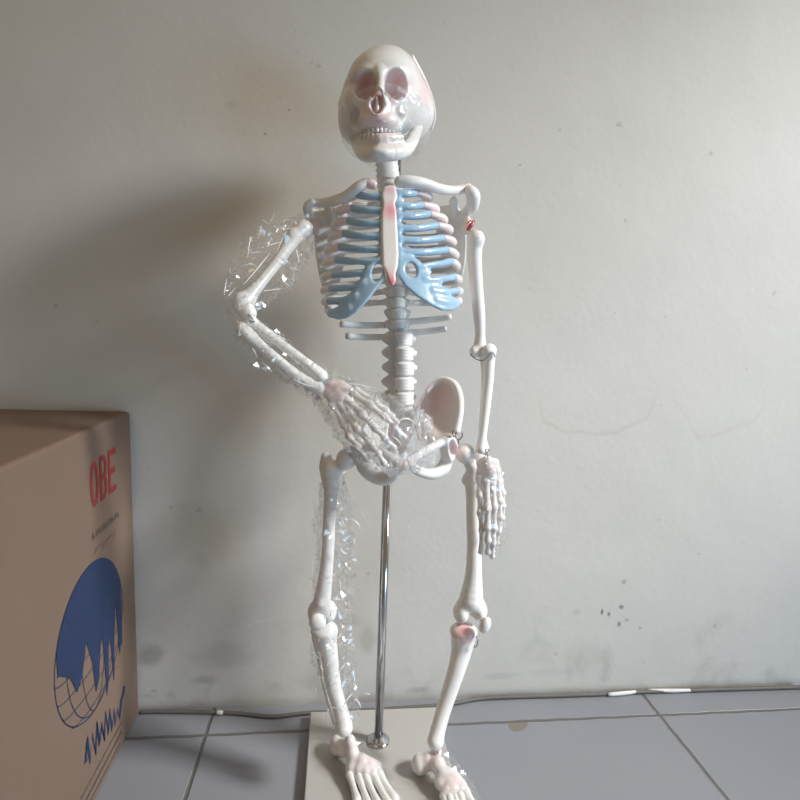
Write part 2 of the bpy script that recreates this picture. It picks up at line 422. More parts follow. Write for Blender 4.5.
def floor_material():
    m, nt, out = new_mat('grey_glazed_tiles')
    b = N(nt, 'ShaderNodeBsdfPrincipled'); b.inputs['Roughness'].default_value = 0.38
    tc = N(nt, 'ShaderNodeTexCoord'); sep = N(nt, 'ShaderNodeSeparateXYZ'); nt.links.new(tc.outputs['Object'], sep.inputs[0])
    nz = N(nt, 'ShaderNodeTexNoise'); nz.inputs['Scale'].default_value = 40; nt.links.new(tc.outputs['Object'], nz.inputs['Vector'])
    def M_(op, *a, clamp=False):
        q = N(nt, 'ShaderNodeMath', operation=op, use_clamp=clamp)
        for i, v in enumerate(a):
            if isinstance(v, (int, float)): q.inputs[i].default_value = v
            else: nt.links.new(v, q.inputs[i])
        return q.outputs[0]
    wob = M_('MULTIPLY', M_('SUBTRACT', nz.outputs['Fac'], 0.5), 0.0035)
    def line(ch, off, size):
        u = M_('ADD', M_('SUBTRACT', ch, off), wob)
        w = M_('ABSOLUTE', M_('SUBTRACT', M_('FRACT', M_('ADD', M_('DIVIDE', u, size), 100.5)), 0.5))
        return M_('MULTIPLY', w, size)
    d = M_('MINIMUM', line(sep.outputs[0], -0.1575, 0.6145), line(sep.outputs[1], 0.6705, 0.6145))
    mr = N(nt, 'ShaderNodeMapRange', interpolation_type='SMOOTHSTEP'); nt.links.new(d, mr.inputs[0])
    mr.inputs[1].default_value = 0.0032; mr.inputs[2].default_value = 0.0012
    n = N(nt, 'ShaderNodeTexNoise'); n.inputs['Scale'].default_value = 8; n.inputs['Detail'].default_value = 7
    nt.links.new(tc.outputs['Object'], n.inputs['Vector'])
    a = N(nt, 'ShaderNodeMix', data_type='RGBA'); a.inputs['A'].default_value = (0.225, 0.235, 0.265, 1); a.inputs['B'].default_value = (0.265, 0.275, 0.305, 1)
    nt.links.new(n.outputs['Fac'], a.inputs['Factor'])
    g = N(nt, 'ShaderNodeMix', data_type='RGBA'); g.inputs['B'].default_value = (0.13, 0.125, 0.12, 1)
    nt.links.new(mr.outputs[0], g.inputs['Factor']); nt.links.new(a.outputs['Result'], g.inputs['A'])
    # brown chip by the joint
    c = G(520, 722.5)
    dy = M_('MULTIPLY', M_('SUBTRACT', sep.outputs[1], 0.6695), 0.8); dx = M_('ADD', M_('SUBTRACT', sep.outputs[0], float(c[0])-.002), M_('MULTIPLY', dy, -0.5))
    rr = M_('SQRT', M_('ADD', M_('MULTIPLY', dx, dx), M_('MULTIPLY', dy, dy)))
    mr2 = N(nt, 'ShaderNodeMapRange', interpolation_type='SMOOTHSTEP'); nt.links.new(rr, mr2.inputs[0])
    mr2.inputs[1].default_value = 0.0155; mr2.inputs[2].default_value = 0.0135
    half = M_('LESS_THAN', sep.outputs[1], 0.6695)
    ch = N(nt, 'ShaderNodeMix', data_type='RGBA'); ch.inputs['B'].default_value = (0.20, 0.18, 0.155, 1)
    nt.links.new(M_('MULTIPLY', mr2.outputs[0], half), ch.inputs['Factor']); nt.links.new(g.outputs['Result'], ch.inputs['A'])
    nt.links.new(ch.outputs['Result'], b.inputs['Base Color'])
    bp = N(nt, 'ShaderNodeBump'); bp.inputs['Strength'].default_value = 0.6; bp.inputs['Distance'].default_value = 0.002; bp.invert = True
    nt.links.new(mr.outputs[0], bp.inputs['Height']); nt.links.new(bp.outputs['Normal'], b.inputs['Normal'])
    nt.links.new(b.outputs[0], out.inputs[0])
    return m
V, F = box((-1.6, WALL_Y, -0.05), (2.2, WALL_Y+0.12, 2.4))
tag(mesh_obj('wall_back', V, F, wall_material(), origin=Zero, smooth=False), kind='structure')
V, F = box((-1.6, -2.0, -0.05), (2.2, WALL_Y, 0.0))
tag(mesh_obj('floor', V, F, floor_material(), origin=Zero, smooth=False), kind='structure')

# ================================================================== CARDBOARD BOX
BX = -0.2535
box_root = empty('cardboard_box', (-0.42, 0.55, 0))
tag(box_root, 'tall brown cardboard box with red letters and blue globe print against the wall', 'box')
bo = np.array([-0.42, 0.55, 0.0])
V, F = box((BX-0.32, 0.30, 0.0), (BX, 0.7165, 0.4095))
o = mesh_obj('carton', V, F, CARD, box_root, bo, smooth=False); bevel(o, 0.004, 3)
V, F = box((BX-0.312, 0.5055, 0.4090), (BX-0.004, 0.5085, 0.4102))
V, F = box((BX-0.16, 0.305, 0.4092), (BX-0.157, 0.7145, 0.4101))
mesh_obj('flap_seam', V, F, DARKINK, box_root, bo, smooth=False)
def strip(pts, w, x=BX+0.0005):
    """flat printed stroke on the box side; pts (y, z)"""
    pts = np.array(pts, float); V = []; F = []
    for i, p in enumerate(pts):
        t = pts[min(i+1, len(pts)-1)]-pts[max(i-1, 0)]; t /= np.linalg.norm(t)+1e-9; nn = np.array([-t[1], t[0]])*w/2
        V += [(x, *(p-nn)), (x, *(p+nn))]
    for i in range(len(pts)-1): F.append((2*i, 2*i+2, 2*i+3, 2*i+1))
    return V, F
def glyph(ch, y0, y1, z0, z1, w=.0058):
    h, b = z1-z0, y1-y0; p = []
    arc = lambda cy, cz, ry, rz, a0, a1: [(cy+ry*math.cos(t), cz+rz*math.sin(t)) for t in np.linspace(math.radians(a0), math.radians(a1), 17)]
    if ch == 'O': p = [strip(arc((y0+y1)/2, (z0+z1)/2, b/2-w/2, h/2-w/2, 0, 360), w)]
    if ch == 'E': p = [strip([(y0+w/2, z0), (y0+w/2, z1)], w)]+[strip([(y0, z), (y1-(.002 if q == 1 else 0), z)], w*1.15) for q, z in enumerate((z0+w*.57, (z0+z1)/2, z1-w*.57))]
    if ch == 'B':
        zm = (z0+z1)/2+.001
        p = [strip([(y0+w/2, z0), (y0+w/2, z1)], w)]
        for za, zb in ((z0, zm+w/2), (zm-w/2, z1)):
            c, r = (za+zb)/2, (zb-za)/2-w/2; ym = y0+b*.45
            p.append(strip([(y0+w*.5, c-r)]+arc(ym, c, y1-w/2-ym, r, -90, 90)+[(y0+w*.5, c+r)], w))
    p = [(np.array(v)+[i*1e-4, 0, 0], f) for i, (v, f) in enumerate(p)]
    V, F = merge(p)
    return mesh_obj('printed_letter', V, F, RED, box_root, bo, smooth=False)
glyph('O', .5960, .6165, .324, .374); glyph('B', .6200, .6390, .325, .375); glyph('E', .6430, .6640, .326, .376)
gc, gr = (0.588, 0.185), 0.082
parts = []
ts = np.linspace(0, 2*math.pi, 49)
parts.append(strip([(gc[0]+gr*math.cos(t), gc[1]+gr*math.sin(t)) for t in ts], 0.0012))
for e in (0.35, 0.72): parts.append(strip([(gc[0]+gr*e*math.cos(t), gc[1]+gr*math.sin(t)) for t in ts], 0.001))
for zz in (-0.75, -0.5, -0.25, 0.0, 0.3):
    w = math.sqrt(1-zz*zz)*gr; parts.append(strip([(gc[0]+w*math.cos(t), gc[1]+zz*gr+0.012*math.sin(t)) for t in np.linspace(math.pi, 2*math.pi, 13)], 0.001))
V, F = merge(parts); mesh_obj('printed_globe_grid', V, F, BLUEINK, box_root, bo, smooth=False)
top = [(gc[0]+gr*math.cos(t), gc[1]+gr*math.sin(t)) for t in np.linspace(math.radians(165), math.radians(-22), 30)]
low_ = [(.660, .132), (.657, .120), (.654, .150), (.651, .182), (.648, .190), (.643, .165), (.641, .118), (.637, .098), (.634, .140), (.629, .165), (.626, .150),
        (.622, .110), (.617, .095), (.614, .145), (.610, .175), (.604, .160), (.598, .130), (.590, .120), (.584, .160), (.572, .19), (.56, .16), (.548, .15), (.535, .175), (.515, .19)]
yl = np.array(sorted(low_)); V = []; F = []
for i, y in enumerate(np.linspace(.512, .6655, 150)):
    zt = gc[1]+math.sqrt(max(gr**2-(y-gc[0])**2, 0)); zb = min(float(np.interp(y, yl[:, 0], yl[:, 1])), zt-.001)
    V += [(BX+0.0007, y, zt), (BX+0.0007, y, zb)]
    if i: F.append((2*i-2, 2*i, 2*i+1, 2*i-1))
mesh_obj('printed_continent', V, F, BLUEINK, box_root, bo, smooth=False)
# scrawled blue word
sc = [(0.56, .062), (.565, .085), (.570, .055), (.577, .080), (.583, .052), (.590, .085), (.594, .056), (.600, .074), (.606, .050), (.612, .080), (.618, .050), (.622, .074),
      (.628, .047), (.634, .066), (.638, .046), (.645, .058), (.650, .044), (.657, .062), (.664, .066), (.668, .074)]
V, F = strip(sc, 0.0075); mesh_obj('printed_script', V, F, BLUEINK, box_root, bo, smooth=False)
for a_, b_, w_ in (((.50, .020), (.655, .022), .0022), ((.50, .032), (.66, .034), .0012), ((.50, .010), (.65, .011), .0015)):
    V, F = strip([a_, b_], w_); mesh_obj('printed_line', V, F, DARKINK, box_root, bo, smooth=False)
parts = []
for i in range(9):
    y = .596+i*.0085; parts.append(strip([(y, .291), (y+.002, .299), (y+.004, .291), (y+.006, .298)][: 3+i % 2], .0013))
for i in range(6):
    y = .600+i*.010; parts.append(strip([(y, .274+.002*math.sin(i*2)), (y+.006, .279)], .0009))
V, F = merge(parts); mesh_obj('printed_small_text', V, F, DARKINK, box_root, bo, smooth=False)

# ================================================================== CABLE
cp = [G(118, 711.5, .0025), G(160, 711.5, .0025), G(205, 712, .0025), G(240, 713.5, .0025), G(275, 718, .0025), G(318, 723, .0025)]
cp[0][0] = BX+0.0012
y_b = 0.7005
cp = cp[:4]+[G(272, 716.5, .0028), np.array([-0.035, 0.7000, .0028]), np.array([0.02, y_b, .0028]), np.array([0.08, 0.702, .0028]), np.array([0.16, 0.706, .0028])]
cp += [G(480, 698.5, .003), G(520, 696.5, .003), G(560, 695.5, .003), G(600, 694, .003), G(640, 690.5, .003), G(700, 690, .003), G(800, 687, .003)]
for p in cp: p[1] = min(p[1], WALL_Y-0.006)
V, F = tube(cp, 0.0028, 10, 8)
cable = mesh_obj('power_cable', V, F, CABLE, None, np.array([0.2, 0.71, 0])); tag(cable, 'thin grey cable lying on the tiles along the foot of the wall', 'cable')
for a, b_ in (((608, 694.5), (636, 691.8)), ((648, 690.6), (690, 690.3)), ((217, 712.2), (223, 712.6))):
    V, F = tube([G(*a, .0035), G((a[0]+b_[0])/2, (a[1]+b_[1])/2+.2, .0035), G(*b_, .0035)], [.0026, .0031, .0024], 7, 3)
    V[:, 1] = np.minimum(V[:, 1], WALL_Y-.002)
    o = mesh_obj('tape_wrap', V, F, TAPE, cable, np.array([0.2, 0.71, 0])); o['label'] = 'torn white tape on the cable'

# ================================================================== ANATOMICAL MODEL
model = empty('skeleton_model', ROOT)
tag(model, 'white plastic anatomical skeleton on a chrome rod and board, one hand on its hip', 'skeleton model')
TOP = 0.012
V, F = box((-0.0262, 0.43, 0.0), (0.1440, 0.690, TOP)); o = mesh_obj('base_board', V, F, BOARD, model, smooth=False); bevel(o, 0.0015, 2)
rodc = np.array([0.0605, 0.632, TOP])
V, F = lathe(rodc, [(0.0145, 0), (0.0145, 0.0015), (0.012, 0.0035), (0.0075, 0.0042), (0.0062, 0.007), (0.0058, 0.007)], 40)
mesh_obj('rod_flange', V, F, CHROME, model)
V, F = lathe(rodc, [(0.0053, 0.006), (0.0053, 0.33)], 28); rod = mesh_obj('support_rod', V, F, CHROME, model)
V, F = lathe((0.0625, 0.6425, 0.335), [(0.0022, 0.0), (0.0022, 0.385)], 16); mesh_obj('upper_rod', V, F, CHROME, rod)

# ---------------- skull
def A(px, py, Y): return P(px, py, Y)
sk = Solid()
u = U
sk.ell(A(385, 94, .602), (35*u, .052, 37*u), k=.004)
sk.ell(A(360, 122, .608), (17*u, .03, 20*u), k=.01)
sk.ell(A(391, 112, .615), (41*u, .046, 31*u), k=.012)
sk.ell(A(377, 77, .574), (24*u, .024, 17*u), k=.010)            # forehead
sk.ell(A(354, 112, .597), (13*u, .028, 26*u), k=.012)
sk.ell(A(378, 113, .568), (25*u, .024, 19*u), k=.008)           # midface
sk.ell(A(353, 99, .570), (8*u, .011, 9*u), k=.006)              # cheekbones
sk.ell(A(404, 101, .573), (9*u, .011, 10*u), k=.006)
sk.ell(A(378, 123, .558), (19*u, .0175, 9.5*u), k=.006)            # upper jaw
sk.chain([A(352, 100, .572), A(344, 104, .590), A(343, 106, .61)], [5*u, 4*u, 4*u], k=.004)
sk.chain([A(405, 102, .573), A(418, 106, .590), A(427, 108, .612)], [5*u, 4*u, 4*u], k=.003)
sk.chain([A(354, 76, .566), A(363, 72, .555), A(376, 73, .550)], [3.6*u, 3.4*u, 3.0*u], k=.006)   # brows
sk.chain([A(384, 73, .550), A(397, 70, .555), A(409, 76, .568)], [3.0*u, 3.4*u, 3.6*u], k=.006)
sk.chain([A(355, 96, .561), A(364, 100, .551), A(371, 95, .548)], [4*u, 4*u, 3*u], k=.004)
sk.chain([A(388, 96, .548), A(396, 99, .552), A(407, 93, .565)], [3*u, 4*u, 4.5*u], k=.004)
sk.chain([A(380, 72, .550), A(380.5, 82, .543), A(380, 90, .536)], [4.5*u, 3.5*u, 3*u], k=.004)     # nasal bridge
sk.chain([A(378, 91, .537), A(370.5, 99, .543), A(369, 108, .545), A(377, 113, .541), A(385, 108, .545), A(384, 99, .543), A(378.5, 91, .537)], [2.2*u]*7, k=.003)
for (cx, cy, rx, rz) in ((366, 86, 9.4, 12.0), (396, 84.5, 10.2, 12.6)):
    sk.ell(A(cx, cy, .550), (rx*u, .021, rz*u), k=.0025, cut=True)
sk.ell(A(377.3, 101, .538), (5.6*u, .014, 9.2*u), k=.0012, cut=True)
sk.ell(A(401, 113.5, .556), (6.5*u, .009, 4*u), k=.004, cut=True)
sk.ell(A(357, 118, .563), (6*u, .010, 9*u), k=.006, cut=True)
sk.ell(A(386, 140, .625), (26*u, .03, 14*u), k=.008, cut=True)
pink = [(A(366, 88, .565), .017, .75), (A(396, 88, .565), .018, .75), (A(377, 101, .548), .010, .9), (A(388, 104, .55), .012, .45),
        (A(420, 78, .58), .020, .4), (A(424, 92, .58), .016, .5), (A(412, 60, .58), .018, .35), (A(378, 117, .54), .020, .55), (A(366, 116, .55), .014, .4), (A(352, 84, .57), .012, .25), (A(352, 112, .57), .012, .2)]
skull = build(sk, 'skull', WHITE, model, pink, vox=.0009)
s = Solid(); s.chain([A(376.7, 97, .548), A(377.2, 104, .545), A(377.5, 110, .545)], [1*u, 1.2*u, 1.6*u]); build(s, 'nasal_septum', PINKY, skull, vox=.0006)
s = Solid(); s.chain([A(412, 57, .590), A(423, 78, .598), A(431, 98, .607), A(434, 116, .618), A(431, 128, .625)], [2.2*u]*5); 
build(s, 'skull_ridge', PINKY, skull, [(A(425, 85, .6), .03, .35)])
V, F = lathe(A(384.0, 47.0, .600), [(.0018, -.002), (.0018, .001), (.0009, .0018)], 10); mesh_obj('crown_screw', V, F, STEEL, skull)
def teeth(y0, sgn, name, parent):
    parts = []
    for i in range(10):
        t = (i-4.5)/4.5
        px = 379+t*17.5; Y = .5415+.013*abs(t)**2
        c = A(px, y0+1.0*abs(t), Y+.0055)
        v, f = lathe((0, 0, 0), [(.0002, -.0036), (.0016, -.0018), (.0020, -.001), (.0020, .0012), (.0012, .0018)], 10)
        v = np.array(v); v[:, 2] *= -sgn; v[:, 1] *= .8
        parts.append((v+c, [q[::-1] for q in f] if sgn > 0 else f))
    V, F = merge(parts); mesh_obj(name, V, F, PINKY, parent, tint=np.zeros(len(V)))
teeth(130.0, 1, 'upper_teeth', skull)
jw = Solid()
jw.chain([A(349, 108, .603), A(352, 126, .597), A(359, 145, .588), A(365, 154, .566), A(380, 153.5, .550), A(398, 152, .554), A(409, 146, .572), A(418, 128, .595), A(421, 112, .606)],
         [4*u, 5*u, 6.5*u, 6.5*u, 7*u, 6.5*u, 6*u, 4.6*u, 3.6*u], k=.003)
jw.chain([A(364, 141, .566), A(380, 139.5, .549), A(399, 138, .556)], [4.5*u, 5*u, 4.5*u], k=.005)
jw.ell(A(380, 153, .546), (9*u, .007, 4*u), k=.005)
jaw = build(jw, 'jaw', WHITE, model, [(A(385, 140, .55), .018, .25)])
teeth(135.5, -1, 'lower_teeth', jaw)

# ---------------- spine
def lerp_path(pts, n):
    pts = [np.array(p, float) for p in pts]; q, _ = spline(pts, [1]*len(pts), 20)
    q = np.array(q); L = np.r_[0, np.cumsum(np.linalg.norm(np.diff(q, axis=0), axis=1))]
    return [np.array([np.interp(s_, L, q[:, i]) for i in range(3)]) for s_ in np.linspace(0, L[-1], n)]
col_c = lerp_path([A(387, 158, .612), A(388, 175, .612), A(390, 192, .618)], 7)
col_t = lerp_path([A(391, 200, .622), A(395, 245, .630), A(397, 290, .628), A(399, 325, .622)], 12)
col_l = lerp_path([A(400, 339, .617), A(401, 365, .611), A(400, 398, .609)], 5)
allv = [(c, 'c', i) for i, c in enumerate(col_c)]+[(c, 't', i) for i, c in enumerate(col_t)]+[(c, 'l', i) for i, c in enumerate(col_l)]
V, F = tube([allv[0][0]]+[a[0] for a in allv[1:]]+[A(399, 408, .612)], [8.2*u]*7+[5.0*u]*12+[8.8*u]*6, 16, 3)
spine = mesh_obj('spine', V, F, DISC, model); spine['label'] = 'grey discs between the vertebrae'
for c, kind, i in allv:
    s = Solid(); nxt = None
    if kind == 'c':
        r = (8.2+.35*i)*u; hh = 4.0*u
        for q in (-.9, -.3, .3, .9): s.ell(c+[0, 0, q*hh], (r*1.12, .0088, 2.6*u), k=.003)
        s.ell(c+[0, .007, 0], (11.5*u, .006, 3.4*u), k=.002); s.cap(c+[0, .006, 0], c+[0, .021, -.002], 2.4*u, 1.6*u, k=.002)
    elif kind == 't':
        r = (5.6+.2*i)*u; hh = 3.4*u
        for q in (-1, -.33, .33, 1): s.ell(c+[0, 0, q*hh], (r*(1.04 if abs(q) == 1 else .96), .0078, 2.4*u), k=.0025)
        s.cap(c+[-.012, .010, .002], c+[.012, .010, .002], 3.0*u, k=.003)
        s.ell(c+[0, .010, 0], (12.5*u, .005, 8*u), k=.002)
        s.cap(c+[0, .012, 0], c+[0, .030 if c[1] < .62 else .024, -.008], 2.2*u, 1.4*u, k=.002)
    else:
        r = (9.8+.4*i)*u; hh = 4.9*u
        for q in (-1, -.33, .33, 1): s.ell(c+[.003, 0, q*hh], (r*(1.03 if abs(q) == 1 else .97), .0125, 2.8*u), k=.003)
        s.cap(c+[-.0165, .014, 0], c+[.0165, .014, 0], 3.4*u, k=.004)
        s.ell(c+[-.001, .014, 0], (15.5*u, .006, 9.5*u), k=.003)
        s.cap(c+[0, .015, 0], c+[0, .030, -.003], 2.8*u, 2.2*u, k=.002)
    build(s, 'vertebra', WHITE, spine, vox=.0009)

# ---------------- sternum
s = Solid()
st = [(383, 187), (389, 185.5), (395.5, 187), (397.5, 197), (395, 204), (396.5, 213), (397.5, 235), (398.5, 255), (397.5, 268), (395.5, 274), (396, 282), (392.5, 286.5), (388.5, 283), (386.5, 275), (382, 266), (381, 240), (381, 215), (382.5, 204), (381, 195)]
def chestY(px, py):      # front wall of the chest: centre line forward, sides going back, sloping forward downwards
    return .5775-.030*(np.clip(py, 180, 320)-187)/100*(1 if py < 290 else 1)+.030*(abs(px-390)/70)**2
s.sheet([A(x, y, .5745-.030*(y-187)/100) for x, y in st], .0065, rnd=.0025)
sternum = build(s, 'sternum', STERN, model, [(A(391, 211, .565), .012, .75), (A(389, 190, .573), .008, .55), (A(391, 283, .545), .012, .95), (A(388, 272, .55), .007, .4)], grow=.002)

# ---------------- costal cartilage (blue) and ribs
Lf = [((381, 196), (358, 195)), ((381, 210), (352, 208.5)), ((381, 223), (348, 221)), ((381, 236.5), (344, 233.6)), ((381, 249), (340, 247)),
      ((381, 261), (337, 260)), ((372, 270), (334, 275)), ((364, 284), (332, 288.5)), ((356, 297), (330, 301)), ((350, 309), (331, 314))]
Rf = [((397, 193), (416, 192.5)), ((397, 205.5), (422, 205)), ((398, 216), (429, 214)), ((398, 228.5), (437, 225.5)), ((399, 240), (443, 238)),
      ((400, 252), (447, 250)), ((412, 266), (451, 261.5)), ((424, 279), (454, 277)), ((432, 291), (457, 291)), ((436, 300), (457, 303))]
def cart(side, fingers, poly, hole, slots):
    s = Solid()
    for i, (a, b_) in enumerate(fingers):
        a3 = A(*a, chestY(*a)); b3 = A(*b_, chestY(*b_)+.006)
        m_ = ((a[0]+b_[0])/2, (a[1]+b_[1])/2+1.2); m3 = A(*m_, chestY(*m_))
        s.chain([a3, m3, b3], [3.7*u, 3.4*u, 3.5*u], k=.0035)
    e = fingers[0][0][0]-(1.5*(-1 if side == 'R' else 1))*0
    ex = 382.5 if side == 'L' else 398.0
    s.chain([A(ex, 196, chestY(ex, 196)), A(ex, 225, chestY(ex, 225)), A(ex, 258, chestY(ex, 258))], [2.6*u, 3*u, 3.5*u], k=.003)
    s.sheet([A(x, y, chestY(x, y)) for x, y in poly], .0075, k=.003, rnd=.003)
    for x0, y0, x1, y1, r in slots:
        m_ = ((x0+x1)/2, (y0+y1)/2)
        a3, b3 = A(x0, y0, chestY(x0, y0)), A(x1, y1, chestY(x1, y1))
        for dy in (-.012, -.006, 0, .006, .012): s.cap(a3+[0, dy, 0], b3+[0, dy, 0], r*u, k=.0012, cut=True)
    hx, hy, rx, rz, tilt = hole
    hc = A(hx, hy, chestY(hx, hy)); s.ell(hc, (rx*u, .02, rz*u), k=.003, cut=True, ry=tilt)
    return build(s, 'costal_cartilage', BLUE, model, vox=.0009)
cL = cart('L', Lf, [(381, 254), (384, 268), (385.5, 279), (376, 290), (366, 303), (357, 312), (347, 318.5), (338, 320), (331, 317), (330, 311), (340, 304), (352, 292), (361, 278), (366, 266)],
          (377, 272.5, 4.4, 8.2, -.25), [(335, 268, 362, 267.5, 3.0), (333, 282, 354, 281.5, 2.9), (331, 294.5, 344, 294.5, 2.2), (328, 306.5, 338, 306, 1.4)])
cR = cart('R', Rf, [(398, 252), (397, 262), (397, 275), (405, 287), (417, 297), (429, 305), (442, 311), (452, 311), (459, 307), (458, 300), (449, 294), (440, 280), (426, 266), (414, 257)],
          (411, 270.5, 5.2, 7.0, .3), [(421, 262.5, 443, 257.5, 2.3), (431, 275.5, 449, 270.5, 2.6), (440, 286, 456, 283, 1.9), (447, 296, 461, 293.5, 1.1)])
LL = [(346, 203), (340, 213), (336, 226), (332, 240), (329, 253), (327, 266), (325, 279), (325, 291), (326, 302), (329, 309)]     # widest point of each rib
RL = [(428, 199), (435, 212), (443, 223), (448.5, 232), (452, 244), (454.5, 257), (456, 268), (458, 281), (459, 292), (458, 301)]
for side in (0, 1):
    fr = (Lf, Rf)[side]; lat = (LL, RL)[side]; sg = (-1, 1)[side]
    for i in range(10):
        f_ = fr[i][1]; l_ = lat[i]
        fy = chestY(*f_)+.006
        c = col_t[i]
        ly = .608+.004*min(i, 6)/6
        a3 = A(*f_, fy); m3 = A(l_[0]-sg*.5, (f_[1]+l_[1])/2-.3, (fy+ly)/2-.004); l3 = A(*l_, ly)
        width = abs(l3[0]-c[0])
        b1 = np.array([c[0]+sg*width*.86, .634, l3[2]*.6+c[2]*.4]); b2 = np.array([c[0]+sg*width*.5, .651, l3[2]*.25+c[2]*.75+.001]); b3 = c+[sg*.008, .012, .001]
        V, F = tube([a3, m3, l3, b1, b2, b3], [3.5*u, 4.1*u, 3.9*u, 3.5*u, 3.4*u, 3.0*u], 12, 6)
        mesh_obj('rib', V, F, PINKY, model, tint=tint_of(V, [(a3, .02, .35 if i < 5 else .15)]))
    # floating ribs: flat straight straps
    if side == 0: fl = [((386, 316), (362, 315)), ((386, 325), (341, 324)), ((386, 337), (347, 336))]
    else: fl = [((402, 314), (436, 309)), ((402, 322), (451, 317)), ((402, 333), (446, 329))]
    for k, (a, b_) in enumerate(fl):
        if k == 0: continue
        Y0 = .632
        cc = col_t[9+k]
        V, F = tube([A(*a, Y0+.003), A((a[0]+b_[0])/2, (a[1]+b_[1])/2+.7, .640), A(*b_, .628)], [2.8*u]*3, 12, 5, flat=(.55, 1.0))
        V2, F = tube([A(*a, Y0+.003), A((a[0]+b_[0])/2, (a[1]+b_[1])/2+.7, .640), A(*b_, .628)], [3.4*u]*3, 12, 5)
        V2[:, 1] = .634+(V2[:, 1]-.634)*.7
        mesh_obj('rib', V2, F, WHITE, model, tint=np.zeros(len(V2)))

# ---------------- clavicles
s = Solid(); s.chain(pts3([(366, 183, .580), (358, 187, .580), (348, 194.5, .586), (338, 199.5, .594), (327, 202.5, .606), (317, 202.5, .612)]), [4.6*u, 4.8*u, 4.6*u, 4.8*u, 4.4*u, 4.6*u])
clavL = build(s, 'clavicle', WHITE, model, vox=.0008)
V, F = tube(pts3([(365, 182.5, .580), (371, 184, .579), (376, 186, .578)]), [4.2*u, 4.6*u, 3.4*u], 10, 4)
o = mesh_obj('joint_pad', V, F, PINKY, clavL, tint=np.full(len(V), .5)); o['label'] = 'pink pad at the inner end of the collar bone'
s = Solid(); s.chain(pts3([(400, 182, .579), (410, 181.5, .578), (424, 183.5, .582), (440, 189, .592), (454, 190.5, .604), (468, 188, .612)]), [5.4*u, 5.4*u, 5*u, 4.8*u, 4.4*u, 4.4*u])
clavR = build(s, 'clavicle', WHITE, model, [(A(463, 187, .61), .008, .5)], vox=.0008)

# ---------------- shoulder blades
s = Solid()
s.sheet(pts3([(318, 212, .630), (330, 206, .636), (343, 210, .646), (348, 235, .652), (344, 265, .652), (336, 302, .650), (331, 306, .648), (325, 295, .645), (320, 280, .641), (315.5, 255, .635), (314, 235, .630)]), .0045, rnd=.002)
s.chain(pts3([(321, 222, .632), (313, 220, .626), (308, 213, .618), (307.5, 206, .610), (312, 202, .607)]), [4.5*u, 4.8*u, 4.3*u, 4*u, 3.5*u], k=.003)
s.chain(pts3([(330, 222, .640), (329, 212, .628), (328, 207, .616)]), [5*u, 4.4*u, 4*u], k=.003)
s.ell(A(315.5, 227, .622), (5.5*u, .007, 8*u), k=.004)
s.chain(pts3([(346, 218, .654), (330, 216, .648), (313, 212, .628)]), [2*u, 3*u, 3.4*u], k=.004)
build(s, 'shoulder_blade', WHITE, model, [(A(314, 226, .62), .010, .45)])
s = Solid()
s.sheet(pts3([(463, 212, .632), (452, 205, .640), (438, 206, .650), (436, 232, .656), (442, 262, .654), (452, 288, .650), (457, 287, .648), (461, 281, .645), (465, 265, .640), (466.5, 245, .634), (467, 225, .628)]), .0045, rnd=.002)
s.chain(pts3([(461, 218, .632), (467, 211, .624), (472, 206, .614), (473, 196, .606), (470, 191, .604)]), [4.5*u, 5*u, 6.5*u, 7*u, 5.6*u], k=.003)
s.chain(pts3([(456, 218, .640), (454, 208, .628), (453.5, 201, .616)]), [5.5*u, 4.6*u, 4.2*u], k=.003)
s.ell(A(467, 226, .622), (5.5*u, .008, 9*u), k=.004)
build(s, 'shoulder_blade', WHITE, model, [(A(468, 224, .616), .010, .65)])
def wire(pts, parent, r=.0007, mat=STEEL):
    V, F = tube(pts, r, 7, 5); return mesh_obj('wire_hook', V, F, mat, parent)
wire(pts3([(467, 224, .604), (470, 221, .600), (473, 222, .602), (471, 227, .600), (469, 231, .602), (473, 230, .604)]), model)
s = Solid(); s.chain(pts3([(468.5, 229, .604), (471, 225.5, .602), (474, 221.5, .606)]), [2*u, 2.4*u, 1.4*u]); o = build(s, 'joint_pad', REDSPOT, model, vox=.0006, label='dark red dab at the shoulder joint')

# ---------------- arms
s = Solid()
s.chain(pts3([(302, 230, .598), (290, 244, .590), (274, 266, .576), (257, 287, .562), (246, 301, .554)]), [7.5*u, 6.2*u, 5.0*u, 5.4*u, 8*u], k=.003)
s.ell(A(303, 229.5, .600), (9.6*u, .0105, 9.6*u), k=.004); s.ell(A(293, 235, .592), (6*u, .006, 6*u), k=.004)
s.ell(A(240, 303, .551), (7*u, .007, 9*u), k=.005); s.ell(A(248, 313, .550), (7.5*u, .0075, 7*u), k=.005)
humL = build(s, 'upper_arm_bone', WHITE, model)
s = Solid(); s.chain(pts3([(250, 321, .549), (258, 326.5, .549), (274, 338.5, .549), (298, 357, .549), (312, 368, .549), (321, 376, .550)]), [6*u, 4.6*u, 4.4*u, 4.4*u, 5*u, 6.2*u])
radL = build(s, 'forearm_bone', WHITE, model)
s = Solid(); s.chain(pts3([(242, 328, .546), (249, 336, .545), (262, 347, .544), (282, 364, .544), (303, 379.5, .546), (318, 388, .549)]), [5.5*u, 6.6*u, 4.8*u, 4.8*u, 4.8*u, 6.4*u])
ulnL = build(s, 'forearm_bone', WHITE, model)
wire(pts3([(248, 314, .543), (252, 318, .542), (254, 322, .542), (250, 321, .543)]), humL)
s = Solid()
s.chain(pts3([(475, 240, .606), (474.5, 256, .606), (476.5, 285, .608), (479, 315, .610), (480, 333, .610), (479.5, 345, .610)]), [8*u, 7.2*u, 6.4*u, 6.2*u, 5.2*u, 6.5*u])
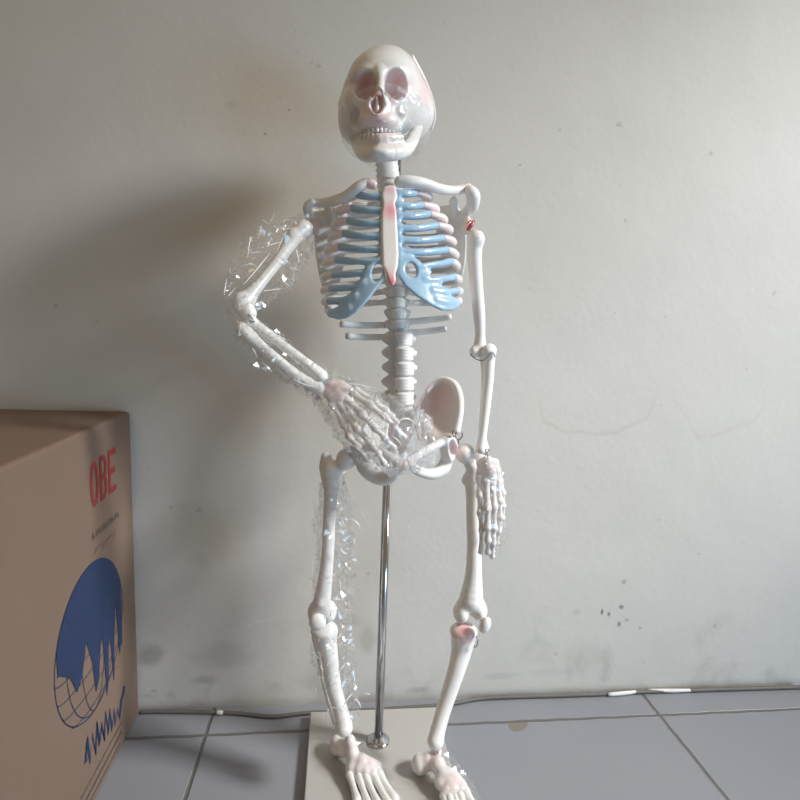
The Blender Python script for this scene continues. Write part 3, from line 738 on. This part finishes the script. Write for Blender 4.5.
s.ell(A(476, 239, .604), (8.4*u, .0095, 8.4*u), k=.004); s.ell(A(474, 352, .606), (5*u, .006, 5.5*u), k=.005); s.ell(A(482, 352, .606), (6*u, .006, 6*u), k=.005)
humR = build(s, 'upper_arm_bone', WHITE, model)
s = Solid(); s.chain(pts3([(490, 350, .603), (489, 361, .603), (488.5, 380, .600), (486, 405, .594), (483, 432, .588), (480.5, 449, .584)]), [6.5*u, 6.0*u, 5.2*u, 4.8*u, 4.2*u, 5.2*u])
s.ell(A(488, 352, .600), (6.5*u, .007, 7*u), k=.004)
ulnR = build(s, 'forearm_bone', WHITE, model)
s = Solid(); s.chain(pts3([(484, 356, .612), (485, 375, .610), (484, 405, .604), (482, 432, .596), (484.5, 450, .588)]), [5*u, 4*u, 3.8*u, 3.8*u, 5*u])
build(s, 'forearm_bone', WHITE, model)
wire(pts3([(470, 354, .600), (476, 359, .594), (484, 360, .592), (492, 352, .592), (495, 357, .594)]), humR, .0006)
wire(pts3([(485, 455, .575), (489.5, 449.5, .573), (485.5, 449.5, .573), (487.5, 454.5, .573), (488, 459, .574)]), ulnR, .0006)

def finger(pts, radii, Ys, parent, name='finger', joints=(1, 2, 3), mat=PINKY, spots=()):
    s = Solid(); P3 = [A(p[0], p[1], y) for p, y in zip(pts, Ys)]
    for i in range(len(P3)-1):
        a, b_ = P3[i], P3[i+1]; r = radii[i]*u*1.1
        s.chain([a, a*.7+b_*.3, a*.35+b_*.65, b_], [r*1.05, r*.78, r*.74, r*1.08], k=.0012)
    return build(s, name, mat, parent, spots, vox=.0007)
# hand on the hip
s = Solid()
for (x, y, Y, r) in [(328, 388, .551, 5), (333, 385, .549, 5.5), (340, 385, .548, 5), (331, 395, .547, 5.5), (338, 393, .545, 5.8), (345, 389, .545, 5), (334, 402, .545, 4.8), (342, 398, .543, 4.8), (350, 391, .545, 4), (327, 392, .55, 4)]:
    s.ell(A(x, y, Y), (r*u, r*u*.9, r*u), k=.004)
handL = build(s, 'hand', PINKY, model, [(A(332, 391, .545), .014, .55)], vox=.0007)
finger([(333, 404), (344, 424), (349, 436), (358, 447), (367, 459)], [3.8, 3.0, 3.0, 2.8], [.545, .538, .533, .530, .530], handL, 'thumb', spots=[(A(347, 430, .53), .008, .4)])
finger([(339, 402), (357, 428), (371, 444), (378, 453), (384, 463)], [3.8, 3.4, 3.1, 2.7], [.544, .534, .529, .528, .529], handL)
finger([(346, 398), (362, 414), (375, 428), (385, 438), (394, 448)], [3.7, 3.3, 3.0, 2.7], [.543, .533, .529, .528, .530], handL)
finger([(352, 393), (370, 405), (385, 417), (394, 426), (404, 437)], [3.5, 3.1, 2.9, 2.6], [.544, .536, .531, .530, .532], handL)
finger([(356, 390), (374, 400.5), (386, 410), (392, 416), (397, 422)], [3.0, 2.7, 2.5, 2.2], [.546, .540, .536, .535, .536], handL)
# hanging hand
s = Solid()
for (x, y, Y, r) in [(481, 463, .582, 5), (487, 461, .579, 5.5), (494, 463, .580, 5.2), (482, 471, .580, 5.2), (489, 470, .577, 6), (496, 471, .579, 5.2), (485, 477, .579, 4.8), (492, 478, .577, 5), (498, 478, .580, 4.4), (479, 474, .582, 3.5)]:
    s.ell(A(x, y, Y), (r*u, r*u*.9, r*u), k=.004)
handR = build(s, 'hand', PINKY, model, [(A(490, 468, .577), .012, .22)], vox=.0007)
finger([(479, 477), (479.8, 495), (480, 513), (481.5, 530), (480.5, 552)], [3.4, 3.0, 2.6, 2.3], [.580, .576, .574, .574, .576], handR, 'thumb')
finger([(486, 481), (487.5, 508), (487.5, 527), (488, 540), (488, 552)], [4.0, 3.7, 3.3, 2.9], [.577, .571, .569, .570, .573], handR)
finger([(492.5, 482), (494, 507), (494, 528), (493, 543), (492, 556)], [3.7, 3.2, 3.0, 2.7], [.577, .571, .570, .571, .574], handR)
finger([(497.5, 481), (499.8, 501), (500, 517), (498.5, 531), (497, 543)], [3.4, 3.0, 2.8, 2.4], [.579, .574, .572, .573, .576], handR)
finger([(500, 480), (502.5, 493), (503, 506), (502.5, 518), (500, 530)], [3.0, 2.6, 2.4, 2.1], [.583, .580, .579, .580, .583], handR)

# ---------------- pelvis
s = Solid()
def bowlR(x2, z2): return 0
s.sheet(pts3([(413, 420, .600), (417, 405, .606), (424, 394, .610), (433, 384, .610), (444, 379.5, .606), (454, 384, .598), (460.5, 396, .590), (461, 413, .584), (458, 430, .580), (452, 442, .578), (440, 444, .580), (428, 446, .584), (418, 440, .590)]), .006, rnd=.0028,
        bow=lambda x, z: .016*np.exp(-(((x-P(440, 415, .6)[0])/.019)**2+((z-P(440, 415, .6)[2])/.028)**2)))
s.chain(pts3([(427, 391, .606), (435, 383, .607), (445, 380, .603), (455, 385.5, .594), (459.5, 398, .586), (459.5, 413, .580), (456, 430, .576)]), [2.8*u, 3.2*u, 3.6*u, 4*u, 4*u, 4*u, 4.5*u], k=.003)
s.ell(A(449, 449, .582), (9*u, .012, 13*u), k=.006)
s.chain(pts3([(444, 441, .575), (430, 448, .568), (417, 455, .561), (409, 462, .557)]), [4.5*u, 4*u, 4.2*u, 5*u], k=.004)
s.chain(pts3([(447, 458, .586), (443, 468, .584), (432, 474, .576), (418, 471, .566), (409, 464, .558)]), [6*u, 7*u, 5.6*u, 4.6*u, 4.6*u], k=.004)
s.ell(A(454, 451, .574), (4.5*u, .012, 11*u), k=.003, cut=True, ry=.25)
hipR = build(s, 'hip_bone', WHITE, model, [(A(432, 402, .605), .030, .55), (A(428, 425, .60), .024, .50), (A(452, 452, .58), .010, .7), (A(408, 462, .557), .012, .45)])
s = Solid()
s.sheet(pts3([(389, 424, .602), (386, 412, .612), (380, 405, .618), (372, 408, .616), (366, 418, .606), (361, 432, .592), (358, 446, .582), (366, 452, .580), (378, 446, .586), (387, 438, .594)]), .006, rnd=.0028)
s.ell(A(359, 450, .584), (9*u, .012, 12*u), k=.006)
s.chain(pts3([(362, 446, .576), (376, 449, .568), (390, 457, .560), (400, 463, .557)]), [4.5*u, 4*u, 4.4*u, 5*u], k=.004)
s.chain(pts3([(360, 457, .586), (367, 468, .582), (379, 477, .576), (391, 476, .566), (400, 466, .558)]), [6.5*u, 9*u, 8*u, 6.6*u, 5*u], k=.005)
build(s, 'hip_bone', WHITE, model, [(A(398, 462, .557), .014, .5), (A(382, 440, .57), .02, .35)])
s = Solid(); s.ell(A(404.5, 465, .556), (5*u, .006, 6*u)); o = build(s, 'pubic_disc', PINKY, model, [(A(404, 465, .556), .01, .6)], label='pink disc joining the two hip bones at the front')
s = Solid()
s.sheet(pts3([(386, 407, .622), (400, 404, .618), (416, 407, .622), (418, 418, .630), (412, 434, .640), (405, 450, .640), (401, 458, .634), (397, 450, .640), (390, 434, .640), (384, 418, .630)]), .011, rnd=.004)
s.ell(A(400, 408, .612), (14*u, .012, 5*u), k=.004)
build(s, 'sacrum', PINKY, model, [(A(400, 425, .63), .03, .35)])
wire(pts3([(454, 437, .570), (452.5, 433, .569), (454, 430.5, .569)]), hipR, .0007, REDSPOT)
wire(pts3([(458.5, 444, .568), (458, 440, .567), (455, 436, .567), (456.5, 432, .567)]), hipR)
wire(pts3([(458.5, 440, .567), (462, 437, .567), (462.5, 433, .568)]), hipR)

# ---------------- legs
s = Solid()
s.chain(pts3([(331, 468, .598), (331.5, 489, .598), (329.5, 515, .596), (328, 548, .594), (325.5, 577, .590), (322, 602, .586)]), [8.5*u, 7.6*u, 6.4*u, 6.4*u, 7*u, 9*u])
s.ell(A(346.5, 459, .590), (10.3*u, .0115, 10.3*u), k=.002)
s.chain(pts3([(345, 461, .592), (338, 468, .596), (331, 474, .598)]), [6*u, 6.5*u, 7*u], k=.004)
s.chain(pts3([(326.5, 457, .604), (325.5, 468, .604), (329, 483, .600)]), [5.6*u, 6.4*u, 6*u], k=.004)
s.ell(A(315.5, 612, .590), (8*u, .013, 11*u), k=.006); s.ell(A(328, 611, .590), (9*u, .013, 11*u), k=.006)
femL = build(s, 'thigh_bone', WHITE, model)
s = Solid(); s.ell(A(317.5, 622, .570), (8.6*u, .0055, 8.8*u)); build(s, 'kneecap', WHITE, femL)
s = Solid()
s.chain(pts3([(325, 633, .588), (327.5, 645, .586), (330, 660, .582), (333, 683, .576), (339, 705, .570), (343, 720, .564), (344, 727, .561)]), [12*u, 10*u, 8.6*u, 8*u, 7.4*u, 8.2*u, 9*u], k=.003)
s.ell(A(324, 630, .588), (13.5*u, .015, 7*u), k=.005)
tibL = build(s, 'shin_bone', WHITE, model)
s = Solid(); s.chain(pts3([(316, 637, .604), (320, 660, .600), (326, 690, .592), (337, 722, .582)]), [4.5*u, 3*u, 3*u, 4.5*u]); build(s, 'calf_bone', WHITE, model)

s = Solid()
s.chain(pts3([(473, 478, .606), (473.5, 497, .606), (473.5, 520, .604), (474, 545, .602), (473.5, 575, .598), (471, 600, .594)]), [9*u, 8.2*u, 7.8*u, 7.6*u, 9*u, 13*u])
s.ell(A(465, 453.5, .594), (10.2*u, .0112, 10.2*u), k=.002)
s.chain(pts3([(467, 458, .596), (472, 467, .602), (474, 476, .606)]), [6*u, 7*u, 8.5*u], k=.004)
s.chain(pts3([(480, 455, .614), (480, 466, .612), (476, 482, .608)]), [5.5*u, 7*u, 7*u], k=.004)
s.ell(A(466, 480, .606), (4.5*u, .006, 5*u), k=.005)
s.ell(A(461, 612, .594), (8.5*u, .014, 11*u), k=.006); s.ell(A(479, 610, .594), (8.5*u, .014, 11*u), k=.006)
femR = build(s, 'thigh_bone', WHITE, model, [(A(458, 452, .59), .010, .45)])
s = Solid(); s.ell(A(485, 625, .572), (5.8*u, .006, 9*u), ry=-.35); build(s, 'kneecap', WHITE, femR)
s = Solid()
s.chain(pts3([(463.5, 636, .590), (461.5, 650, .588), (457, 668, .582), (450, 690, .576), (443.5, 710, .570), (438, 730, .562), (435.5, 741, .557)]), [13*u, 11*u, 9.4*u, 8.4*u, 7.8*u, 7.6*u, 8.6*u], k=.003)
s.ell(A(463.5, 631, .590), (14.5*u, .015, 7.5*u), k=.005)
s.ell(A(463, 620, .578), (12*u, .014, 5.5*u), k=.002, cut=True)
tibR = build(s, 'shin_bone', WHITE, model, [(A(464, 628, .578), .019, 1.0), (A(453, 633, .58), .010, .7)])
s = Solid(); s.chain(pts3([(455, 640, .607), (453, 665, .602), (445, 700, .592), (434, 728, .580)]), [4.5*u, 3*u, 3*u, 4*u]); build(s, 'calf_bone', WHITE, model)
wire(pts3([(476, 636, .575), (478, 641, .572), (476, 647, .573), (474, 646, .574)]), tibR, .0006)
wire(pts3([(456, 612, .575), (458, 618, .572), (461, 622, .573)]), femR, .0006)

# ---------------- feet (standing on the board)
def Gf(px, py, z): return G(px, py, TOP+z)
def foot(spec, toes, spots, wires):
    s = Solid()
    for (x, y, z, r) in spec:
        c = Gf(x, y, z); r_ = np.array(r)*u; s.ell(c, r_, k=.0035)
    ft = build(s, 'foot', PINKY, model, spots, vox=.0008)
    for pts, rr in toes:
        s = Solid(); P3 = [Gf(*p) for p in pts]
        for i in range(len(P3)-1):
            a, b_ = P3[i], P3[i+1]; r = rr[i]*u
            s.chain([a, a*.7+b_*.3, a*.35+b_*.65, b_], [r*1.1, r*.8, r*.78, r*1.1], k=.0012)
        build(s, 'toe', WHITE, ft, vox=.0008)
    wire([Gf(*p) for p in wires], ft, .0006)
    return ft
foot([(350, 742, .027, (6, 7, 8)), (338, 745, .013, (9, 12, 10)), (343, 748, .016, (8, 9, 9)), (352, 752, .021, (7, 9, 9)), (354, 759, .017, (7, 9, 8)), (362, 762, .017, (8, 9, 8)),
      (370, 765, .015, (7, 8, 7)), (377, 768, .012, (6, 7, 6.5)), (352, 768, .012, (6.5, 8, 7)), (359, 770, .013, (6, 7, 6.5)), (366, 772, .013, (6, 7, 6.5)), (373, 774, .012, (5.5, 7, 6))],
     [([(379, 774, .011), (394, 799, .006), (401, 812, .005), (405, 820, .004)], (5.0, 4.4, 4)),
      ([(374, 776, .012), (388, 803, .006), (394, 816, .005), (397, 824, .004)], (4.2, 3.4, 3)),
      ([(366, 777, .012), (378, 804, .006), (383, 817, .005), (386, 825, .004)], (4.2, 3.4, 3)),
      ([(359, 777, .011), (368, 804, .006), (372, 816, .005), (375, 824, .004)], (4.2, 3.4, 3)),
      ([(350, 775, .010), (357, 800, .006), (361, 812, .005), (364, 819, .004)], (4.4, 3.4, 3))],
     [(Gf(350, 752, .02), .014, .35), (Gf(367, 763, .015), .016, .4)], [(350, 734, .034), (351, 737, .032), (350.5, 740, .030)])
foot([(436, 752, .025, (6, 7, 9)), (420, 764, .012, (9, 11, 10)), (428, 762, .016, (8, 9, 9)), (438, 765, .020, (8, 9, 9)), (443, 774, .017, (8, 9, 8)), (449, 777, .016, (9, 9, 8)),
      (441, 783, .012, (7, 8, 7)), (455, 780, .015, (8, 8, 7)), (452, 788, .013, (9, 8, 7)), (461, 788, .012, (7, 8, 6.5)), (446, 793, .010, (6, 7, 6))],
     [([(465, 792, .011), (478, 812, .006), (485, 824, .005), (489, 831, .004)], (5.2, 4.4, 4)),
      ([(460, 796, .011), (471, 820, .006), (477, 832, .005), (480, 839, .004)], (4.4, 3.6, 3)),
      ([(455, 797, .010), (463, 821, .006), (468, 833, .005), (471, 840, .004)], (4.4, 3.6, 3)),
      ([(450, 798, .010), (456, 820, .006), (460, 831, .005), (463, 838, .004)], (4.4, 3.6, 3)),
      ([(444, 796, .009), (449, 816, .006), (453, 827, .005), (456, 834, .004)], (4.4, 3.6, 3))],
     [(Gf(436, 760, .02), .016, .4), (Gf(455, 784, .015), .014, .45)], [(433, 747, .036), (437, 750, .033), (438, 754, .031), (440, 748, .034)])

# ================================================================== PLASTIC FILM
GLINT_FOLD = None
def glint_fold_material():  # near-white strips along the film, painted in place of its sparkling highlights
    m, nt, out = new_mat('painted_glint_fold')
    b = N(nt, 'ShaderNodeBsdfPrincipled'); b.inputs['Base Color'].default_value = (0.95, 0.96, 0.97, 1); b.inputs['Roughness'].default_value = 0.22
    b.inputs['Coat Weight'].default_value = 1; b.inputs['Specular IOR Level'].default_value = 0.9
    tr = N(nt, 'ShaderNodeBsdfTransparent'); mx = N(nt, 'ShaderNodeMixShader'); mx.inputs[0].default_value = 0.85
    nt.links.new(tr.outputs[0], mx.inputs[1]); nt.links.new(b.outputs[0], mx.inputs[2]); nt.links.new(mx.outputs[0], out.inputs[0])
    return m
GLINT_FOLD = glint_fold_material()
def add_glint_folds(film, glint_folds, rng):
    """folds: list of (points, radius); white glints painted as thin folds of the film, kept in the film's own mesh"""
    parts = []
    for P3, r in glint_folds:
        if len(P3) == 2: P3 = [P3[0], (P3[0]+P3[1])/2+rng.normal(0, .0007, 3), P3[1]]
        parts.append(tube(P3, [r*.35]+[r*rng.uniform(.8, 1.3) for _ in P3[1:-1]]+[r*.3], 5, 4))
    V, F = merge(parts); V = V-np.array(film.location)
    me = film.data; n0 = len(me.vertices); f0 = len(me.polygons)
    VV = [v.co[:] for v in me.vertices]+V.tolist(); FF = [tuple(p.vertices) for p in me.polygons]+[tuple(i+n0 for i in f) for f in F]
    me.clear_geometry(); me.from_pydata(VV, [], FF); me.update(); me.materials.append(GLINT_FOLD)
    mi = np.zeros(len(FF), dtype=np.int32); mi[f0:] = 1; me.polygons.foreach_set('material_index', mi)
def sleeve(name, path, wid, dep, label, glint_folds=(), nrand=0, mat=FILM, seg=46, sides=26, amp=0.0035, seed=1, origin=None, open_ends=True, sharp=1.6):
    """crumpled clear film tube around a path; wid/dep = half width in picture plane / in depth"""
    rng = np.random.default_rng(seed)
    pts = [A(*p) for p in path]
    q, w = spline(pts, wid, 12); _, d = spline(pts, dep, 12)
    q = np.array(q); L = np.r_[0, np.cumsum(np.linalg.norm(np.diff(q, axis=0), axis=1))]
    ss = np.linspace(0, L[-1], seg)
    C = np.c_[[np.interp(ss, L, q[:, i]) for i in range(3)]].T
    W = np.interp(ss, L, w); D_ = np.interp(ss, L, d)
    freq = [(rng.integers(2, 9), rng.uniform(20, 140), rng.uniform(0, 6.28), rng.uniform(.4, 1)) for _ in range(14)]
    V = []
    for i in range(seg):
        t = C[min(i+1, seg-1)]-C[max(i-1, 0)]; t /= np.linalg.norm(t)
        a = np.cross(t, [0, 1.0, 0]); a /= np.linalg.norm(a); b_ = np.cross(a, t); b_ /= np.linalg.norm(b_)
        for k in range(sides):
            th = 2*math.pi*k/sides
            n_ = 0
            for f1, f2, ph, am in freq: n_ += am*(1-2*abs(math.sin(f1*th/2+f2*ss[i]/2+ph)))
            n_ = n_/4*amp + rng.normal(0, amp*.33)
            rw = W[i]+n_*1.5; rd = D_[i]+n_
            p = C[i]+a*math.cos(th)*rw+b_*math.sin(th)*rd+t*rng.normal(0, amp*.5)
            p[1] = min(p[1], WALL_Y-.004)
            V.append(p)
    V = np.array(V)
    if 'floorclamp' : V[:, 2] = np.maximum(V[:, 2], TOP+.002)
    F = []
    for i in range(seg-1):
        for k in range(sides):
            a0, a1, b0, b1 = i*sides+k, i*sides+(k+1) % sides, (i+1)*sides+k, (i+1)*sides+(k+1) % sides
            F += [(a0, a1, b1), (a0, b1, b0)] if rng.random() < .5 else [(a0, a1, b0), (a1, b1, b0)]
    org = C.mean(0) if origin is None else origin
    o = mesh_obj(name, V, F, mat, None, org, smooth=False)
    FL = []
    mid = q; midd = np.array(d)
    for f_ in glint_folds:
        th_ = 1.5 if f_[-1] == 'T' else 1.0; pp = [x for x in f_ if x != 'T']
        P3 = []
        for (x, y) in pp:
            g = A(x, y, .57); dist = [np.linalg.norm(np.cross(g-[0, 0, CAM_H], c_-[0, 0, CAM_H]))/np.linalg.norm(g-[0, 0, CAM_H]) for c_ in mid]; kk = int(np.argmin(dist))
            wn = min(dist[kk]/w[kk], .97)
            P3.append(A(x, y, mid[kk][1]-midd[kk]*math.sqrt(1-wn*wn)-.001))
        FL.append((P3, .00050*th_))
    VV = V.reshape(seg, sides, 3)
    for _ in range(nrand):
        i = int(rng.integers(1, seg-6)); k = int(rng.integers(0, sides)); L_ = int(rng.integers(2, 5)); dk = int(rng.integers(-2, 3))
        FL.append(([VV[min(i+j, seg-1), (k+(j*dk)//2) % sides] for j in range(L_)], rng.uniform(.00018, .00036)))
    if FL: add_glint_folds(o, FL, rng)
    tag(o, label, 'plastic film', 'clear films wrapped around the skeleton')
    return o
sleeve('plastic_film', [(309, 222, .600), (291, 243, .591), (269, 262, .576), (248, 288, .560), (238, 306, .552), (246, 324, .549)], [10*u, 24*u, 29*u, 25*u, 15*u, 12*u], [.013, .014, .013, .014, .014, .013],
       'loose clear film bagging around the upper arm bone beside the shadowed shoulder',
       [((261, 224), (259, 236)), ((274, 212), (268.6, 224)), ((262, 220), (268.6, 224)), ((274, 224), (276.5, 228), (293, 228.6)), ((247.6, 257), (250, 240), (254, 238.6)),
        ((249, 253), (262, 251.7), 'T'), ((283, 237), (276.5, 254)), ((266, 246.5), (280.4, 242.5)), ((243.6, 284.5), (259.4, 266), (270, 253)), ((242, 266), (251.5, 264), (259.4, 269)),
        ((228, 296.4), (235.8, 287)), ((262, 291), (281.7, 288.5)), ((284, 280.6), (290, 286)), ((224, 295), (226.5, 279)), ((296, 248), (299, 262)), ((256, 228), (262, 231), 'T'), ((247, 251), (252, 250), 'T')],
       26, seed=3, seg=60, sides=30)
sleeve('plastic_film', [(240, 326, .548), (262, 343, .547), (292, 366, .547), (326, 392, .550)], [12*u, 17*u, 17*u, 14*u], [.012, .013, .013, .013],
       'clear crinkled film along the bent forearm bones from elbow to wrist',
       [((251.5, 347.6), (256.8, 357)), ((293.5, 379), (303, 384), (314.6, 387), 'T'), ((298, 381), (309, 388)), ((280.4, 337), (285.7, 339.7), 'T'), ((310.6, 360.7), (314.6, 371)), ((316, 364.7), (325, 378)),
        ((258, 333), (272, 346)), ((268, 352), (280, 360)), ((240, 322), (238, 336)), ((262, 362), (272, 372))], 30, seed=4, seg=50, sides=26)
sleeve('plastic_film', [(322, 386, .550), (340, 398, .545), (362, 420, .536), (388, 436, .533), (416, 442, .545), (432, 437, .560)], [13*u, 22*u, 31*u, 36*u, 34*u, 22*u], [.012, .013, .013, .013, .012, .008],
       'shiny crumpled clear film over the pink hand resting on the hip',
       [((347, 383.5), (360, 385), (376.5, 388.3), 'T'), ((341, 398.5), (352.5, 402), (364.5, 406)), ((345.8, 412.8), (351.8, 413.5), (351, 409.8), 'T'), ((364.5, 425.5), (371, 419), (378, 413.5), 'T'),
        ((367, 430), (376, 420)), ((375, 427), (382.5, 428.5), (384.8, 424), 'T'), ((366, 439.8), (378, 437.5)), ((381, 442), (387, 434.5), 'T'), ((397.5, 421), (408, 418.8), (418.5, 427), 'T'),
        ((426.8, 418), (427, 425.5), 'T'), ((349.5, 443.5), (358, 449), (366, 457)), ((372.8, 454), (376.5, 454.8)), ((354.8, 377.5), (358.5, 380)), ((369, 442), (379, 448)), ((348, 378), (348.5, 381)),
        ((378, 413.5), (384, 417), (383, 424)), ((392, 436), (402, 446)), ((352, 396), (353, 401))], 22, mat=FILM2, seed=5, seg=60, sides=34, amp=.004)
sleeve('plastic_film', [(334, 474, .598), (334, 520, .596), (334, 570, .592), (330, 620, .586), (336, 670, .580), (344, 712, .566), (347, 727, .560)], [14*u, 21*u, 20*u, 22*u, 22*u, 19*u, 12*u], [.015, .014, .015, .020, .016, .015, .013],
       'long clear film sleeve down the leg on the left, from hip to ankle',
       [((346, 491), (355, 503), (365, 517)), ((352, 519), (359.4, 527), 'T'), ((341, 516), (345, 526)), ((340.6, 547), (346, 554.4), 'T'), ((348, 567.5), (350, 571), 'T'), ((354, 538), (354, 545)),
        ((341, 493), (347, 488)), ((341, 593), (343, 600)), ((333, 599), (340, 599)), ((345, 602), (347, 605), 'T'), ((331, 612), (331, 617), 'T'), ((329, 636), (333, 642), (342, 633), 'T'), ((329, 632), (332, 640), 'T'),
        ((312, 653.6), (320, 659)), ((326, 667), (329, 663)), ((337, 671), (345, 664)), ((343, 707), (353, 692), 'T'), ((356, 699), (361, 708), 'T'), ((347, 715), (353, 718), 'T'), ((364, 693), (370, 694)),
        ((316, 688), (317, 691)), ((314, 500), (316, 530)), ((313, 560), (310, 590)), ((339, 580), (340, 592))], 60, seed=6, seg=100, sides=28)
sleeve('plastic_film', [(385, 119, .597), (385, 125, .596), (385, 134, .592), (385, 145, .588), (386, 158, .590)], [43*u, 44*u, 41*u, 31*u, 20*u], [.057, .058, .052, .043, .034],
       'clear film stretched around the skull below its eye sockets', [((363.8, 134), (374, 133)), ((401, 130.6), (404, 135), (409, 130.6), 'T'), ((410, 133), (419.8, 133)), ((382, 120), (386, 121)), ((385, 149), (388, 150)), ((352, 128), (360, 131)), ((412, 118), (420, 124))], 8, mat=FOG, seed=8, seg=16, sides=44, amp=.0012)
sleeve('plastic_film', [(488, 456, .580), (489, 475, .579), (491, 505, .574), (492, 535, .574), (490, 556, .575)], [10*u, 15*u, 15*u, 13*u, 9*u], [.009, .010, .010, .009, .006],
       'tight clear film around the hand hanging beside the thigh bone',
       [((485, 463), (488, 464), 'T'), ((479, 476), (483, 477)), ((490.5, 465.5), (497, 468.5)), ((497, 467), (498, 476)), ((484.5, 480), (490, 481.5), (496, 481)), ((487, 508), (490, 512)), ((480, 508), (480, 513))], 22, seed=9, seg=40, sides=22, amp=.0015)
def foot_film(path, wid, hei, label, seed):
    rng = np.random.default_rng(seed)
    pts = [Gf(*p) for p in path]; q, w = spline(pts, wid, 6); _, hh = spline(pts, hei, 6)
    V = []; sides = 22
    for i, c in enumerate(q):
        t = q[min(i+1, len(q)-1)]-q[max(i-1, 0)]; t = t/np.linalg.norm(t); a = np.cross(t, [0, 0, 1.0]); a /= np.linalg.norm(a)
        for k in range(sides):
            th = 2*math.pi*k/sides; n_ = rng.normal(0, .0011)
            p = c+a*math.cos(th)*(w[i]+n_)+np.array([0, 0, 1.0])*math.sin(th)*(hh[i]+n_); p[2] = max(p[2], TOP+.0006); V.append(p)
    F = []
    for i in range(len(q)-1):
        for k in range(sides):
            a0, a1, b0, b1 = i*sides+k, i*sides+(k+1) % sides, (i+1)*sides+k, (i+1)*sides+(k+1) % sides
            F += [(a0, a1, b1), (a0, b1, b0)]
    o = mesh_obj('plastic_film', V, F, FILM, None, np.mean(q, axis=0), smooth=False); tag(o, label, 'plastic film', 'clear films wrapped around the skeleton')
foot_film([(342, 745, .018), (352, 755, .018), (364, 768, .014), (376, 790, .010), (388, 815, .008)], [.011, .014, .019, .021, .022], [.014, .018, .014, .010, .009],
          'clear film wrapped over the bony foot at the front left of the chrome rod', 11)
foot_film([(424, 764, .016), (438, 766, .019), (450, 780, .015), (462, 800, .010), (472, 825, .008)], [.012, .016, .018, .021, .022], [.014, .019, .014, .010, .009],
          'clear film wrapped over the bony foot at the right edge of the board', 12)

# ================================================================== LIGHT
def area(name, loc, target, size, energy, color, sy=None):
    l = bpy.data.lights.new(name, 'AREA'); l.energy = energy; l.color = color; l.shape = 'RECTANGLE'; l.size = size; l.size_y = sy or size
    o = bpy.data.objects.new(name, l); COL.objects.link(o); o.location = loc
    d = Vector(target)-Vector(loc); o.rotation_euler = d.to_track_quat('-Z', 'Y').to_euler()
    return o
k_ = area('window_daylight', (1.68, -0.02, 1.50), (0.0, .65, .10), .32, 5.1, (1.0, 0.99, 0.965), .36); k_.data.spread = math.radians(54)
area('doorway_daylight', (1.7, -0.9, 0.30), (0.3, .7, .25), 0.9, 11.5, (0.45, 0.73, 1.0), 0.55)
area('warm_fill', (-0.5, -0.5, 1.9), (0.0, .7, .9), .35, 2.0, (1.0, 0.72, 0.38), .35)  # unseen warm fill light, added to warm the top of the wall
w = bpy.data.worlds.new('world'); scene.world = w; w.use_nodes = True
nt = w.node_tree; bg = nt.nodes['Background']; bg.inputs[0].default_value = (1.0, 0.79, 0.56, 1); bg.inputs[1].default_value = 0.19

scene.view_settings.view_transform = 'Standard'; scene.view_settings.look = 'None'
scene.view_settings.gamma = 1; scene.view_settings.use_curve_mapping = False
scene.view_settings.exposure = 0.12
